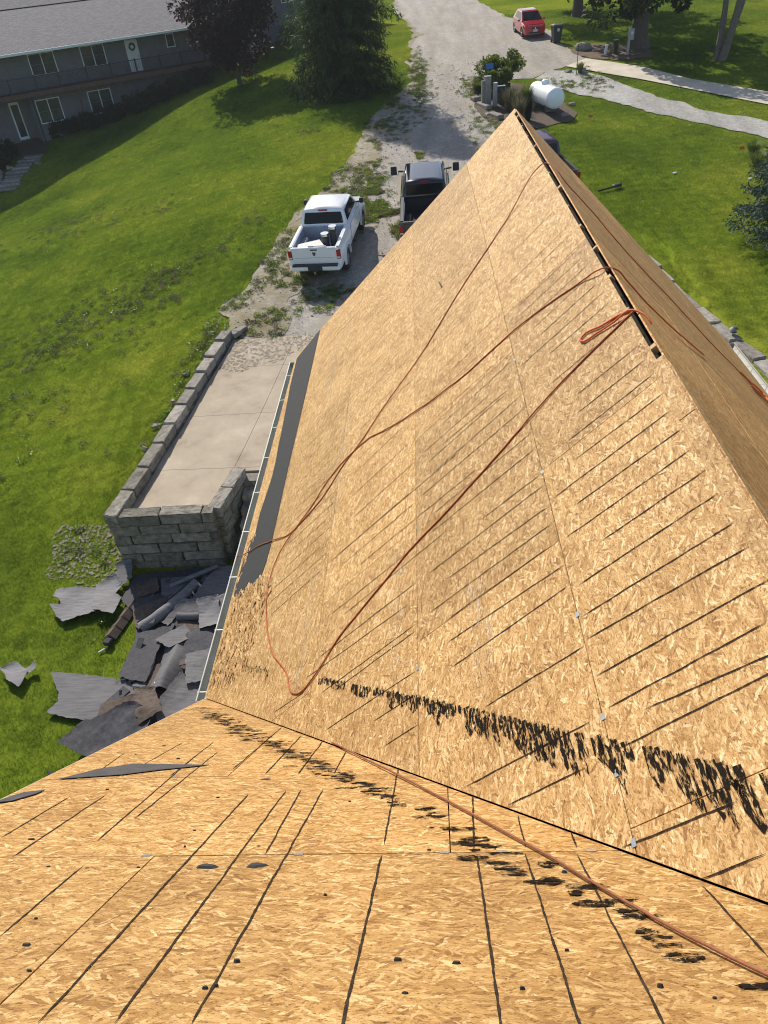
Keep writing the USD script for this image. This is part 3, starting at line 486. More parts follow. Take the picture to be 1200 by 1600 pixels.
# black felt left along the eave, peeled board surface below and beside it
strip = [(12.03, .74), (11.9, .08), (10.83, .10), (10.4, .14), (9.86, .18), (9.3, .22), (8.88, .24), (8.4, .28), (8.03, .29), (7.6, .24), (7.28, .20), (6.88, .22), (6.83, .17), (6.56, .10), (6.21, .06), (6.03, .05), (5.91, .07), (5.82, .15), (5.76, .23), (5.80, .30), (5.93, .37), (5.83, .43), (5.73, .5), (5.72, .58), (5.75, .65), (6.0, .70), (6.28, .72), (7.67, .72), (9.85, .735), (12.03, .74)]
roofpart('felt_strip', FA, Polygon(strip).buffer(0), .010, .013, 'felt_black', label='black felt strip along the eave')
def chips(fr, region, n, size, seed, h=.008):
    r = np.random.default_rng(seed); b = region.bounds; ms, uvs = [], []
    while len(ms) < n:
        u_, v_ = r.uniform(b[0], b[2]), r.uniform(b[1], b[3])
        if not region.contains(Point(u_, v_)): continue
        L, w = size*r.uniform(.5, 1.5), size*.28*r.uniform(.5, 1.4); a = r.normal(0.25, .35); ca, sa = math.cos(a), math.sin(a)
        loc = [(-L/2, -w/2*.6, .001), (L/2*.8, -w/2, .004+r.uniform(0, h)), (L/2, w/2*.7, .004+r.uniform(0, h)), (-L/2*.9, w/2, .001)]
        q_ = [(u_+x*ca-y*sa, v_+x*sa+y*ca, z+.007) for x, y, z in loc]; P = np.array([fr.p(a_, b_, c_) for a_, b_, c_ in q_])
        P2 = P-fr.n*.0015; f = np.array([(0, 1, 2), (0, 2, 3), (4, 6, 5), (4, 7, 6), (0, 4, 5), (0, 5, 1), (1, 5, 6), (1, 6, 2), (2, 6, 7), (2, 7, 3), (3, 7, 4), (3, 4, 0)])
        ms.append((np.vstack([P, P2]), f[:, ::-1] if fr.flip else f)); uvs.append(np.tile(np.array(q_)[:, :2]+r.uniform(0, 9, 2), (2, 1)))
    return cat(*ms), np.vstack(uvs)
peel = Polygon([(4.65, .05), (5.9, .08), (6.9, .05), (6.9, .26), (6.2, .1), (5.9, .1), (5.75, .5), (5.75, .75), (5.4, .95), (4.4, .75), (4.45, .2)])
m, uv = chips(FA, peel, 420, .10, 21, .022); obj('loose_wood_flakes', m, 'osb_board', house, uv=uv, kind='stuff')
# dark lines of grit where old shingle joints lay
AL = [(2.03,3.51),(2.01,4.31),(1.82,3.78),(1.81,4.24),(1.42,4.33),(1.41,4.83),(1.21,4.6),(1.21,4.86),(4.39,4.77),(4.37,5.26),(4.2,4.73),(4.18,5.26),(3.78,4.63),(3.76,5.27),(3.4,4.54),(3.38,5.27),(3.0,4.62),(2.99,5.27),(3.91,3.81),(3.89,4.38),(3.59,3.47),(3.55,4.38),(3.23,3.44),(3.22,4.31),(3.04,3.44),(3.01,4.38),(2.83,3.45),(2.85,4.38),(2.42,3.7),(2.42,4.38),(2.60,4.40),(2.58,5.27),(2.45,4.40),(2.41,5.27),(2.22,4.40),(2.2,5.20),(3.68,1.86),(3.63,3.08),(3.33,2.25),(3.33,3.15),(3.57,1.45),(3.54,1.89),(3.02,2.21),(2.99,3.14),(2.58,2.85),(2.58,3.16),(5.22,3.49),(5.16,4.29),(4.95,2.11),(4.9,3.69),(4.54,2.43),(4.5,3.86),(4.07,2.31),(4.08,3.5),(1.93,4.59),(1.87,5.12)]
BL = [(-1.07,5.45),(-1.06,3.44),(-.87,5.45),(-.87,3.39),(-.67,5.45),(-.67,3.38),(-.29,5.6),(-.28,4.33),(.1,5.6),(.1,4.33),(.29,5.6),(.29,4.33),(.49,5.6),(.49,4.34),(-1.52,3.82),(-1.54,2.42),(-1.56,4.12),(-1.66,2.49),(-2.04,4.06),(-2.05,3.42),(-1.84,4.30),(-1.86,3.4),(-.76,4.30),(-.79,3.37),(-1.46,4.99),(-1.48,4.41),(-1.64,3.04),(-1.67,2.1),(-1.07,3.03),(-1.06,1.95),(-.87,3.05),(-.87,2.13),(-.66,3.05),(-.66,2.5),(.09,4.29),(.12,3.49),(.3,4.26),(.31,3.86),(.5,4.27),(.51,4.08),(-.28,4.21),(-.29,2.94),(.86,4.65),(.87,5.13),(-2.13,3.04),(-2.2,2.4),(-1.94,3.03),(-1.9,2.08),(-1.30,2.9),(-1.28,1.6)]
def chalk_line(fr, a, b, w, h, seed):
    r = np.random.default_rng(seed); a, b = np.array(a), np.array(b); n = max(6, int(np.linalg.norm(b-a)/.02)); t = np.linspace(0, 1, n)[:, None]
    c = a+(b-a)*t; ww = w*r.uniform(.55, 1.15, n)*np.clip(np.minimum(t[:, 0], 1-t[:, 0])*n/2.5, .25, 1); d = (b-a)/np.linalg.norm(b-a); s = np.array([-d[1], d[0]])
    c = c+s*(np.convolve(r.normal(0, .0009, n+4), np.ones(5)/2, 'same')[2:n+2])[:, None]
    L, R_ = c+s*ww[:, None]/2, c-s*ww[:, None]/2; q_ = np.vstack([L, R_]); P = fr.p(q_[:, 0], q_[:, 1], h)
    i = np.arange(n-1); f = np.vstack([np.c_[i, i+n, i+n+1], np.c_[i, i+n+1, i+1]])
    v0 = np.cross(P[f[0, 1]]-P[f[0, 0]], P[f[0, 2]]-P[f[0, 0]]); f = f if v0@fr.n > 0 else f[:, ::-1]
    obj('grit_line', (P, f), 'chalk', house, uv=q_)
AL = [(y, 5.29 if v > 4.70 and v > 5.0 else v) for y, v in AL]
AL += [q for y, a, b in ((3.59, 4.42, 5.28), (3.2, 4.42, 5.28), (2.81, 4.42, 5.28), (2.03, 4.42, 5.2), (1.82, 4.42, 5.22), (4.0, 4.6, 5.28), (3.78, 3.3, 4.37), (3.4, 3.3, 4.37), (3.4, 2.1, 3.15), (3.8, 2.0, 3.15), (4.2, 2.1, 3.15), (2.82, 2.75, 3.15), (4.2, 3.3, 4.37), (4.4, 3.35, 4.37)) for q in ((y, a), (y-.01, b))]
for i in range(0, len(AL), 2): chalk_line(FA, AL[i], AL[i+1], .0074, .0095, i)
for i in range(0, len(BL), 2): chalk_line(FB, BL[i], BL[i+1], .0086, .0035, 200+i)
r_ = np.random.default_rng(31); k = 0
for y in np.arange(4.75, 11.9, .195):
    for lo, hi in ((.9, 1.95), (1.97, 3.16), (3.19, 4.37), (4.4, 5.26)):
        if r_.random() < (.8 if y < 8.5 else .5):
            a = r_.uniform(lo, lo+.35); chalk_line(FA, (y+r_.normal(0, .01), a), (y-.01, min(hi, a+r_.uniform(.7, 1.2))), 0.0074 if y < 8 else .0062, .0095, 400+k); k += 1
for y in np.arange(1.6, 11.8, .2):
    if r_.random() < .35:
        a = r_.uniform(.6, 4.4); chalk_line(FR, (max(y, vl(a, .1)), a), (max(y, vl(a, .1)), min(5.2, a+r_.uniform(.3, .9))), .008, .0035, 700+k); k += 1
# tar left by the old valley lining: ragged drips on one slope, smears on the other
def stain(fr, poly, h, material='tar'):
    b = fr.slab(poly, h, h+.0008); obj('tar_stain', b[0], material, house, uv=b[1])
ta = np.array([(3.55, 2.07), (2.52, 3.51), (2.03, 4.16), (1.78, 4.52), (1.45, 4.96), (1.20, 5.26)]); lsA = LineString(ta); r_ = np.random.default_rng(5); d_ = 0.0; polys = []
while d_ < lsA.length-.03:
    w = r_.uniform(.018, .062); p = lsA.interpolate(d_); t = d_/lsA.length; ln = (.06+.19*t)*r_.uniform(.35, 1.25)
    if r_.random() < .84:
        e = w*r_.uniform(.3, .75); polys.append(Polygon([(p.x+.015, p.y-w/2), (p.x+.01, p.y+w/2), (p.x-ln*.5, p.y+w/2+.01), (p.x-ln, p.y+e/2+.02), (p.x-ln*1.06, p.y-e/4+.02), (p.x-ln*.6, p.y-w/2*.9)]))
    d_ += w*r_.uniform(.75, 1.25)
for k in range(0, len(polys), 4): [stain(FA, g_, .0102) for g_ in (lambda u_: [u_] if u_.geom_type == 'Polygon' else list(u_.geoms))(unary_union([p.buffer(0) for p in polys[k:k+4]])) if g_.area > 1e-4]
for a_, b_ in (((4.5, .72), (4.17, 1.2)),):
    for t in np.linspace(0, 1, 9):
        u_, v_ = a_[0]+(b_[0]-a_[0])*t, a_[1]+(b_[1]-a_[1])*t; ln = r_.uniform(.05, .14); stain(FA, Polygon([(u_, v_-.03), (u_, v_+.03), (u_-ln, v_+.03), (u_-ln*1.2, v_)]), .0102, 'tar_thin')
tb = LineString([(-2.30, .56), (-1.40, 1.98), (-.68, 3.03), (-.2, 3.68), (.15, 4.31), (.34, 4.64), (.53, 4.86), (.65, 5.05), (.80, 5.26), (1.0, 5.5)]); d_ = 0.0
while d_ < tb.length:
    p = tb.interpolate(d_); t = d_/tb.length; ln = r_.uniform(.05, .20)*(1 if t < .5 else .8); w = r_.uniform(.014, .040)*(1+.5*(t > .6)); off = r_.normal(0, .05)
    n_ = 7; xs_ = np.linspace(-.5, .5, n_); up = [(p.x+off+x*ln+r_.normal(0, .006), p.y+w*.5*(1-(2*x)**2)**.5+r_.normal(0, .004)) for x in xs_]; dn = [(p.x+off+x*ln+r_.normal(0, .006), p.y-w*.5*(1-(2*x)**2)**.5*r_.uniform(.4, 1.2)-.002) for x in xs_[::-1]]
    if r_.random() < (.95 if t < .65 else .8): stain(FB, Polygon(up+dn).buffer(0), .0042, 'tar' if t > .06 else 'tar_thin')
    d_ += w*r_.uniform(.5, 1.5)
for y0, y1, s_, w_ in ((2.45, 3.6, 3.72, .10), (2.9, 4.4, 2.95, .07), (5.6, 8.2, 2.0, .09), (3.6, 5.2, 1.75, .07), (8.5, 10.8, 1.4, .10)): stain(FA, Polygon([(y0, s_-w_*.4), (y0+.3, s_-w_), (y1-.3, s_-w_*.8), (y1, s_), (y1-.4, s_+w_), (y0+.2, s_+w_*.7)]), .0092, 'scuff')
# spots of stuck tar, metal edge clips
spots = [(-.97,4.43,.06),(-.77,4.42,.055),(-1.34,5.05,.03),(-1.03,3.14,.05),(-1.21,3.49,.018),(-.81,4.21,.016),(-.64,5.15,.02),(-.69,5.29,.016),(-.66,5.28,.012),(-1.62,4.41,.018),(-1.24,4.43,.016),(-1.45,4.43,.016),(-1.41,4.87,.014),(-1.88,4.09,.03),(0,5.16,.02),(-.17,5.14,.02),(-.14,5.31,.016),(.17,5.29,.012),(.53,5.28,.015),(.65,5.33,.012),(.32,5.09,.012),(.41,4.52,.02),(-.26,3.87,.02),(-.09,4.28,.016),(-1.24,5.2,.02),(-1.16,4.0,.016),(-1.13,4.21,.012),(-1.9,3.3,.02),(-1.75,2.6,.025),(-2.0,2.2,.03),(-2.1,2.45,.02),(-1.6,1.9,.025),(-.45,4.7,.012),(-.5,3.6,.014)]
for x, y, s in spots:
    r_ = np.random.default_rng(int(abs(x*1000))); a = np.linspace(0, 2*PI, 9)[:-1]; rr = s*(.8 if s > .04 else .62)*r_.uniform(.6, 1.25, 8)
    top = FB.p(x+np.cos(a)*rr*.7, y+np.sin(a)*rr*.35, .008*r_.uniform(.5, 1.3)); bot = FB.p(x+np.cos(a)*rr, y+np.sin(a)*rr*.5, .0005); obj('tar_spot', hull(np.vstack([top, bot])), 'felt_black', house)
for x, t in ((-1.26, 4.305), (-.62, 4.305), (-.03, 4.305), (.55, 4.305), (-.55, 3.06), (-1.6, 3.06), (.2, 4.305)): roofpart('edge_clip', FB, sbox(x-.018, t-.012, x+.018, t+.012), .001, .004, 'clip_metal')
for y, s in ((2.0, 4.385), (1.42, 4.385), (2.63, 4.385), (3.9, 4.385), (3.0, 3.17), (4.4, 3.17), (1.72, 4.385), (5.5, 4.385)): roofpart('edge_clip', FA, sbox(y-.016, s-.01, y+.016, s+.01), .007, .0105, 'clip_metal')
plain('felt_dark', (.060, .057, .060), .85, .2, 12, .2, 60)
# a triangle of felt left on the near slope and scraps at the rake
def scrap(name, fr, pts, h, material, label, cat_):
    m, uv = fr.slab(Polygon(pts).buffer(0), h, h+.004); obj(name, m, material, uv=uv, label=label, cat=cat_)
scrap('felt_scrap', FB, [(-2.30, 3.07), (-2.17, 2.85), (-1.99, 2.73), (-1.72, 2.77), (-1.48, 2.80), (-1.6, 2.85), (-1.75, 2.90), (-1.95, 3.0)], .006, 'felt_dark', 'grey triangle of torn felt lying on the near roof slope by its left edge', 'felt scrap')
scrap('felt_scrap', FB, [(-2.43, 3.55), (-2.36, 3.34), (-2.26, 3.30), (-2.27, 3.38), (-2.33, 3.5)], .006, 'shingle_dark', 'small dark shingle scrap hanging over the left rake edge near the camera', 'shingle scrap')
scrap('shingle_chip', FA, [(8.7, 3.62), (8.66, 3.64), (8.42, 3.68), (8.41, 3.66)], .010, 'shingle_dark', 'thin dark shingle splinter lying high on the far left slope', 'shingle chip')

# ---- ropes
def rope(fr_pts, r, material, label, h=.0, wig=0.0, seed=0):
    """fr_pts: (frame, u, v) along the rope"""
    P = np.array([fr.p(u_, v_, .008+r+h) for fr, u_, v_ in fr_pts]); S = spline(P, .035); rr = np.random.default_rng(seed); jt = np.stack([np.convolve(rr.normal(0, 1, len(S)+8), np.ones(9)/9, 'valid')[:len(S)] for _ in range(2)], 1)*.012; S[:, 1] += jt[:, 0]*(fr_pts[0][0] is not FB)
    lift = np.convolve(np.abs(rr.normal(0, 1, len(S)+30)), np.ones(31)/31, 'valid')[:len(S)]; S[:, 2] += np.clip(lift-.78, 0, 1)*.05
    obj('rope', tube(S, r), material, smooth=True, label=label, cat='rope', group=None)
A_ = lambda pts: [(FA, u_, v_) for u_, v_ in pts]
R_ = lambda pts: [(FR, u_, v_) for u_, v_ in pts]
rope(A_([(6.72,-.12),(6.59,.1),(6.49,.4),(6.28,.78),(6.1,1.19),(6.19,1.64),(6.49,2.05),(6.61,2.31),(6.86,2.67),(7.16,3.19),(7.84,3.93),(8.38,4.68),(8.84,5.36)])+R_([(8.75,5.47),(8.5,5.32),(8.3,4.85),(8.02,4.5),(8.05,3.99),(8.18,3.53),(8.14,3.09),(8.12,2.71),(8.2,2.4),(8.36,1.95),(8.42,1.7),(8.48,1.39),(8.44,1.21),(8.40,.9)]), .0062, 'rope_orange', 'orange rope crossing the ridge farthest off and running over the felt to the gutter', seed=1)
rope(R_([(6.11,3.98),(5.78,4.43),(5.58,4.8),(5.52,5.08),(5.60,5.3),(5.6,5.44)])+A_([(5.6,5.36),(5.75,5.11),(5.86,4.83),(5.92,4.6),(5.96,4.34),(5.98,3.95),(6.02,3.62),(6.16,3.18),(6.38,2.69),(6.53,2.42),(6.56,2.09),(6.47,1.77),(6.25,1.51),(6.1,1.25),(5.95,1.04),(5.73,.91),(5.45,.87),(5.05,.95),(4.54,1.13),(4.31,1.25),(4.04,1.46),(3.9,1.56),(3.72,1.63),(3.62,1.7),(3.57,1.82),(3.63,1.98),(3.88,2.33),(4.06,2.79),(4.18,3.08),(4.29,3.51),(4.43,3.99),(4.62,4.59),(4.71,4.96),(4.77,5.36)]), .0062, 'rope_orange', 'long orange rope looping far down the big slope and back up to its knot', seed=2)
rope(A_([(4.79,5.36),(4.88,5.23),(4.91,5.13),(4.99,5.0),(4.96,4.95),(4.90,4.97),(4.87,5.06),(4.82,5.2),(4.775,5.36)])+R_([(4.70,5.46),(4.62,5.42)]), .0075, 'rope_bright', 'short bright orange rope loop knotted at the ridge slot', seed=3)
rope([(FB, u_, v_) for u_, v_ in [(-1.98,.36),(-1.84,.58),(-1.46,1.12),(-.9,2.08),(-.37,3.0),(-.01,3.65),(.25,4.15),(.38,4.4),(.48,4.62),(.59,4.85),(.69,5.04),(.77,5.17),(.86,5.30),(1.1,5.6)]], .0057, 'rope_brown', 'brown rope lying along the valley on the near slope', seed=4)
rope(R_([(8.40,1.92),(8.55,1.62),(8.9,1.2),(9.0,1.0),(8.8,.98),(8.5,1.2),(8.25,1.55),(8.2,1.8),(8.45,1.5),(8.75,1.1)]), .010, 'rope_bright', 'bright orange rope end bunched beside the right gutter', seed=5)

# =============================================================== torn-off roofing on the lower lawn
def sheet(name, pts, z, material, label, cat_, amp=.05, curl=0.0, seed=0, thick=.006, edge=.09, tilt=(0, 0), fr=2.2):
    """a torn sheet lying on the ground: waved, its rim lifted in places"""
    r = np.random.default_rng(seed); poly = Polygon(pts).buffer(0)
    if poly.geom_type != 'Polygon': poly = max(poly.geoms, key=lambda g_: g_.area)
    rim = np.array(poly.exterior.segmentize(.07).coords)[:-1]; rim = rim+r.normal(0, .011, rim.shape); poly = Polygon(rim).buffer(0)
    if poly.geom_type != 'Polygon': poly = max(poly.geoms, key=lambda g_: g_.area)
    v, f = triangulate(poly, edge); c = v.mean(0); n = len(v); a = r.uniform(0, PI); d = np.array([math.cos(a), math.sin(a)])
    P3 = np.c_[v*fr, np.full(n, seed*3.3)]; h = meshkit.fbm(P3)*amp*1.6 if hasattr(meshkit, 'fbm') else 0
    h = h+amp*.8*np.sin((v-c)@d*4.5+r.uniform(0, 6))+np.abs(amp)*.8
    ex = poly.exterior; dist = np.array([ex.distance(Point(*p)) for p in v]); lift = np.clip(.22-dist, 0, 1)/.22; side = np.clip(((v-c)@d)/(np.ptp((v-c)@d)/2+1e-6), 0, 1)
    h = h+curl*lift**2*side+(v-c)@np.array(tilt); h = h-min(h.min(), 0)
    g_ = zt(v[:, 0], v[:, 1]); top = np.c_[v, np.maximum(g_, z)+.02+h]; bot = top-[0, 0, thick]
    e = trimesh.Trimesh(top, f, process=False); ed = e.edges[trimesh.grouping.group_rows(e.edges_sorted, require_count=1)]
    sides = np.vstack([np.c_[ed[:, 0], ed[:, 0]+n, ed[:, 1]+n], np.c_[ed[:, 0], ed[:, 1]+n, ed[:, 1]]])
    return obj(name, (np.vstack([top, bot]), np.vstack([f, f[:, ::-1]+n, sides])), material, label=label, cat=cat_)
SH = [
 ('g1', [(-6.9,12.9),(-6.2,13.0),(-5.7,12.5),(-6.3,12.2),(-6.8,12.4)], -1.33, 'felt_grey', 'mid grey felt piece on the black sheet near the wall foot', .03, .05, (0,0)),
 ('g2', [(-5.6,13.2),(-4.9,13.2),(-4.6,12.7),(-5.3,12.5)], -1.28, 'felt_pale', 'pale felt piece at the foot of the steps', .04, .06, (0,0)),
 ('g3', [(-6.5,10.9),(-5.9,11.3),(-5.6,10.9),(-6.1,10.6)], -1.26, 'felt_grey', 'grey felt scrap between the ribbed sheet and the tall sheet', .03, .05, (0,0)),
 ('g4', [(-5.7,11.9),(-5.2,12.0),(-5.0,11.2),(-5.5,11.1)], -1.15, 'felt_pale', 'pale grey felt piece beside the short roll', .05, .07, (0,.05)),
 ('g5', [(-7.1,9.2),(-6.5,9.4),(-6.2,8.9),(-6.7,8.5),(-7.2,8.7)], -1.28, 'shingle_brown', 'brown shingle piece between the biggest grey sheet and the tented sheet', .03, .05, (0,0)),
 ('g6', [(-5.6,10.3),(-5.0,10.5),(-4.8,9.6),(-5.4,9.5)], -1.18, 'felt_grey', 'grey felt piece under the gutter below the little brown shingle', .05, .06, (0,0)),
 ('g7', [(-7.6,12.9),(-7.1,13.1),(-6.9,12.6),(-7.4,12.4)], -1.37, 'shingle_brown', 'brown shingle scrap on the black sheet beside the upright felt', .02, .03, (0,0)),
 ('base1', [(-7.3,13.2),(-7.4,12.0),(-7.1,11.2),(-7.0,9.9),(-6.6,9.3),(-6.3,8.4),(-4.4,8.2),(-3.2,10.5),(-3.0,13.0)], -1.46, 'shingle_dark', 'lowest broad spread of dark shingles under the whole torn pile', .02, .01, (0,0)),
 ('base2', [(-6.2,12.6),(-6.4,11.6),(-6.1,10.9),(-5.8,9.6),(-5.2,9.4),(-4.2,10.2),(-4.2,12.4)], -1.38, 'shingle_brown', 'brown shingle layer showing between the grey sheets by the gutter', .05, .03, (0,0)),
 ('under_wall', [(-7.81,12.34),(-7.74,13.2),(-6.23,13.4),(-5.0,13.2),(-5.2,12.6),(-6.53,12.3),(-7.11,12.0),(-7.43,12.0)], -1.42, 'shingle_dark', 'wide black shingle sheet in the shade at the foot of the block wall', .03, 0, (0,0)),
 ('brown', [(-7.4,12.03),(-6.9,12.2),(-6.53,12.44),(-6.39,12.27),(-6.89,11.6),(-7.05,11.33),(-7.23,11.52)], -1.38, 'shingle_brown', 'brown shingle sheet face up between the black sheet and the grey curl', .03, .02, (0,0)),
 ('left', [(-9.58,12.53),(-9.59,12.77),(-9.1,12.81),(-8.59,12.83),(-8.32,12.63),(-8.33,11.95),(-8.7,11.84),(-9.03,11.7),(-9.28,11.87),(-9.55,12.23),(-9.28,12.25),(-9.4,12.42)], -1.40, 'felt_pale', 'grey felt sheet with a notched left end on the grass', .035, .03, (0,0)),
 ('mid', [(-8.58,12.82),(-8.41,12.98),(-8.27,13.14),(-8.08,13.1),(-7.85,12.74),(-7.98,12.52),(-7.79,12.37),(-7.8,11.8),(-8.1,11.9),(-8.39,11.98),(-8.48,12.44)], -1.36, 'felt_pale', 'pale grey felt sheet with a torn slit, left of the brown strip', .05, .10, (0,0)),
 ('upright', [(-8.22,13.39),(-7.75,13.44),(-7.70,12.98),(-7.86,12.74),(-8.08,13.1)], -1.25, 'felt_grey', 'dark grey felt piece bent up against the corner of the block wall', .03, .1, (0,.25)),
 ('ribbed', [(-6.97,11.15),(-6.51,11.31),(-5.97,11.37),(-6.07,11.03),(-6.36,10.78),(-6.4,9.76),(-6.58,9.76),(-7.08,9.94)], -1.30, 'shingle_dark', 'blue black shingle sheet upside down with rows of pale sealant strips', .015, .02, (0,0)),
 ('right', [(-5.92,12.11),(-5.79,12.37),(-5.5,12.82),(-4.8,12.9),(-4.6,12.2),(-4.8,11.6),(-5.73,11.82)], -1.22, 'felt_grey', 'large grey felt sheet under the gutter near the steps', .09, .1, (.05,.1)),
 ('midgrey', [(-6.49,11.43),(-6.12,11.97),(-5.8,11.98),(-5.2,12.09),(-5.0,11.68),(-6.17,11.60),(-6.33,11.33)], -1.25, 'felt_grey', 'grey felt flap below the long curl', .06, .08, (0,.1)),
 ('striped', [(-5.81,11.07),(-5.0,11.3),(-4.9,9.95),(-5.52,9.88),(-5.71,10.15)], -1.30, 'shingle_dark', 'dark shingle sheet half under the gutter beside the tall grey sheet', .05, .05, (0,0)),
 ('biggrey', [(-8.7,10.18),(-7.8,10.05),(-7.08,9.92),(-6.36,9.59),(-6.33,9.05),(-6.96,8.81),(-7.72,8.93),(-8.41,9.1),(-8.27,9.39),(-8.33,9.62),(-8.54,9.89)], -1.42, 'felt_grey', 'biggest flat grey felt sheet on the grass, with a small shingle lying on it', .02, .04, (0,0)),
 ('tent', [(-7.71,8.18),(-7.39,8.71),(-6.9,8.8),(-6.33,9.03),(-5.9,8.71),(-6.0,7.9),(-6.98,7.9)], -1.30, 'shingle_dark', 'dark tented shingle sheet nearest the near roof edge', .10, .12, (0,.18)),
 ('brownscrap', [(-6.48,9.44),(-6.08,9.46),(-5.7,8.81),(-6.14,8.5),(-6.37,9.07)], -1.22, 'shingle_brown', 'brown torn shingle scraps beside the dark tented sheet', .08, .1, (0,0)),
 ('greybottom', [(-5.95,8.9),(-5.6,9.8),(-5.0,9.6),(-5.2,8.5),(-5.7,8.5)], -1.22, 'felt_grey', 'grey felt sheet under the lower end of the left gutter', .05, .06, (0,0)),
 ('under1', [(-6.7,9.9),(-6.3,10.3),(-5.8,10.2),(-5.6,9.5),(-6.1,9.3)], -1.40, 'shingle_brown', 'brown grey shingle sheet under the tall grey sheet', .03, .03, (0,0))]
for k, (nm, pts, z, m_, lab, amp, curl, tilt) in enumerate(SH): sheet('shingle_sheet' if 'shingle' in m_ else 'felt_sheet', pts, z, m_, lab, 'roofing sheet', amp, curl, 40+k, tilt=tilt)
def roll(name, pts, r0, material, label, turn=1.35, seed=0, w=.0):
    """a sheet rolled over on itself along a line"""
    S = spline(np.array([(x, y, float(zt(x, y))+z+r0) for x, y, z in pts]), .12); n = len(S); t = np.gradient(S, axis=0); t /= np.linalg.norm(t, axis=1, keepdims=True)
    s = np.cross(t, [0, 0, 1.]); s /= np.linalg.norm(s, axis=1, keepdims=True); up = np.cross(s, t); an = np.linspace(-.6*PI, (turn)*PI, 18); rr = np.random.default_rng(seed)
    R = r0*(1+.25*np.convolve(rr.normal(0, 1, n+4), np.ones(5)/5, 'same')[2:n+2])
    V = S[:, None]+R[:, None, None]*((np.sin(an)*np.linspace(1.5, .8, 18))[None, :, None]*s[:, None]+(-np.cos(an))[None, :, None]*up[:, None])
    m_ = len(an); i, j = np.meshgrid(np.arange(n-1), np.arange(m_-1), indexing='ij'); q_ = np.stack([i*m_+j, (i+1)*m_+j, (i+1)*m_+j+1, i*m_+j+1], -1).reshape(-1, 4)
    f = np.vstack([q_[:, [0, 1, 2]], q_[:, [0, 2, 3]]]); V = V.reshape(-1, 3); C = np.repeat(S, m_, 0); D_ = V-C; D_ /= np.linalg.norm(D_, axis=1, keepdims=True)
    obj(name, cat((V, f), (V-D_*.006, f[:, ::-1])), material, smooth=50, label=label, cat='roofing sheet')
roll('felt_roll', [(-7.02, 11.38, .05), (-6.6, 11.75, .12), (-6.2, 12.25, .16), (-5.93, 12.65, .18)], .13, 'felt_pale', 'long curled grey felt sheet lying slantwise across the pile', seed=1)
roll('felt_roll', [(-6.65, 12.71, .12), (-6.09, 12.92, .2), (-5.5, 13.15, .28)], .055, 'felt_pale', 'thin rolled edge of pale felt above the long curl', seed=2)
roll('felt_roll', [(-6.15, 11.60, .2), (-5.8, 11.58, .2), (-5.45, 11.6, .2)], .10, 'felt_grey', 'short grey felt roll right of the curled sheet', seed=3)
# the tall sheet bent over a ridge
def bent(name, a, b, w, h, material, label, seed):
    a, b = np.array(a, float), np.array(b, float); d = (b-a)/np.linalg.norm(b-a); s = np.array([-d[1], d[0]]); L = np.linalg.norm(b-a); us = np.linspace(0, L, 14); vs = np.linspace(-w, w, 15); V = []
    r = np.random.default_rng(seed)
    for u_ in us:
        for v_ in vs:
            p = a+d*u_+s*v_*(1+.06*math.sin(u_*5)); hh = h*(1-abs(v_/w)**1.3)*(1+.1*math.sin(3*u_))+.03*math.sin(7*v_+4*u_); V.append((*p, float(zt(*p))+.10+hh))
    V = np.array(V); i, j = np.meshgrid(np.arange(13), np.arange(14), indexing='ij'); q_ = np.stack([i*15+j, (i+1)*15+j, (i+1)*15+j+1, i*15+j+1], -1).reshape(-1, 4); f = np.vstack([q_[:, [0, 1, 2]], q_[:, [0, 2, 3]]])
    obj(name, cat((V, f), (V-[0, 0, .006], f[:, ::-1])), material, smooth=50, label=label, cat='roofing sheet')
bent('felt_sheet', (-5.98, 9.5), (-5.92, 10.85), .36, .28, 'felt_grey', 'tall grey felt sheet bent over like a ridge beside the foil strip', 5)
# shingle strips and bits
ridge = thing('shingle_bundle', 'brown strip of old ridge shingles lying lengthwise on the grass', 'shingle bundle', (-7.6, 11.75, float(zt(-7.6, 11.75))+.06), -13)
obj('shingle_cap', hull([(-.16, -.6, 0), (.16, -.6, 0), (-.16, .6, 0), (.16, .6, 0), (0.02, -.6, .12), (.02, .6, .14)]), 'shingle_brown', ridge)
for k in range(4): obj('shingle', hull([(-.165, -.58+.3*k, .01), (.165, -.58+.3*k, .01), (.02, -.58+.3*k, .15), (-.16, -.28+.3*k, .0), (.16, -.28+.3*k, .0), (.02, -.28+.3*k, .135)]), 'shingle_brown', ridge)
obj('end_block', rbox((.06, -.73, .06), (.17, .18, .12), .02), 'felt_black', ridge)
def scrapbox(name, x, y, z, s, rz, material, label, cat_): obj(name, rbox((x, y, float(zt(x, y))+z), s, .006, rz), material, label=label, cat=cat_)
scrapbox('shingle', -6.99, 9.40, .14, (.62, .24, .02), .98, 'shingle_dark', 'small dark shingle lying on the biggest grey felt sheet', 'shingle')
scrapbox('shingle', -5.58, 10.1, .42, (.22, .16, .03), .2, 'shingle_brown', 'little brown shingle piece between the tall sheet and the gutter', 'shingle')
scrapbox('shingle', -6.9, 9.95, .16, (.28, .1, .015), .15, 'felt_grey', 'small grey shingle tab at the lower end of the ribbed sheet', 'shingle')
scrapbox('shingle', -6.55, 9.72, .17, (.3, .12, .015), -.1, 'felt_grey', 'grey shingle tab below the foil strip', 'shingle')
r_ = np.random.default_rng(66)
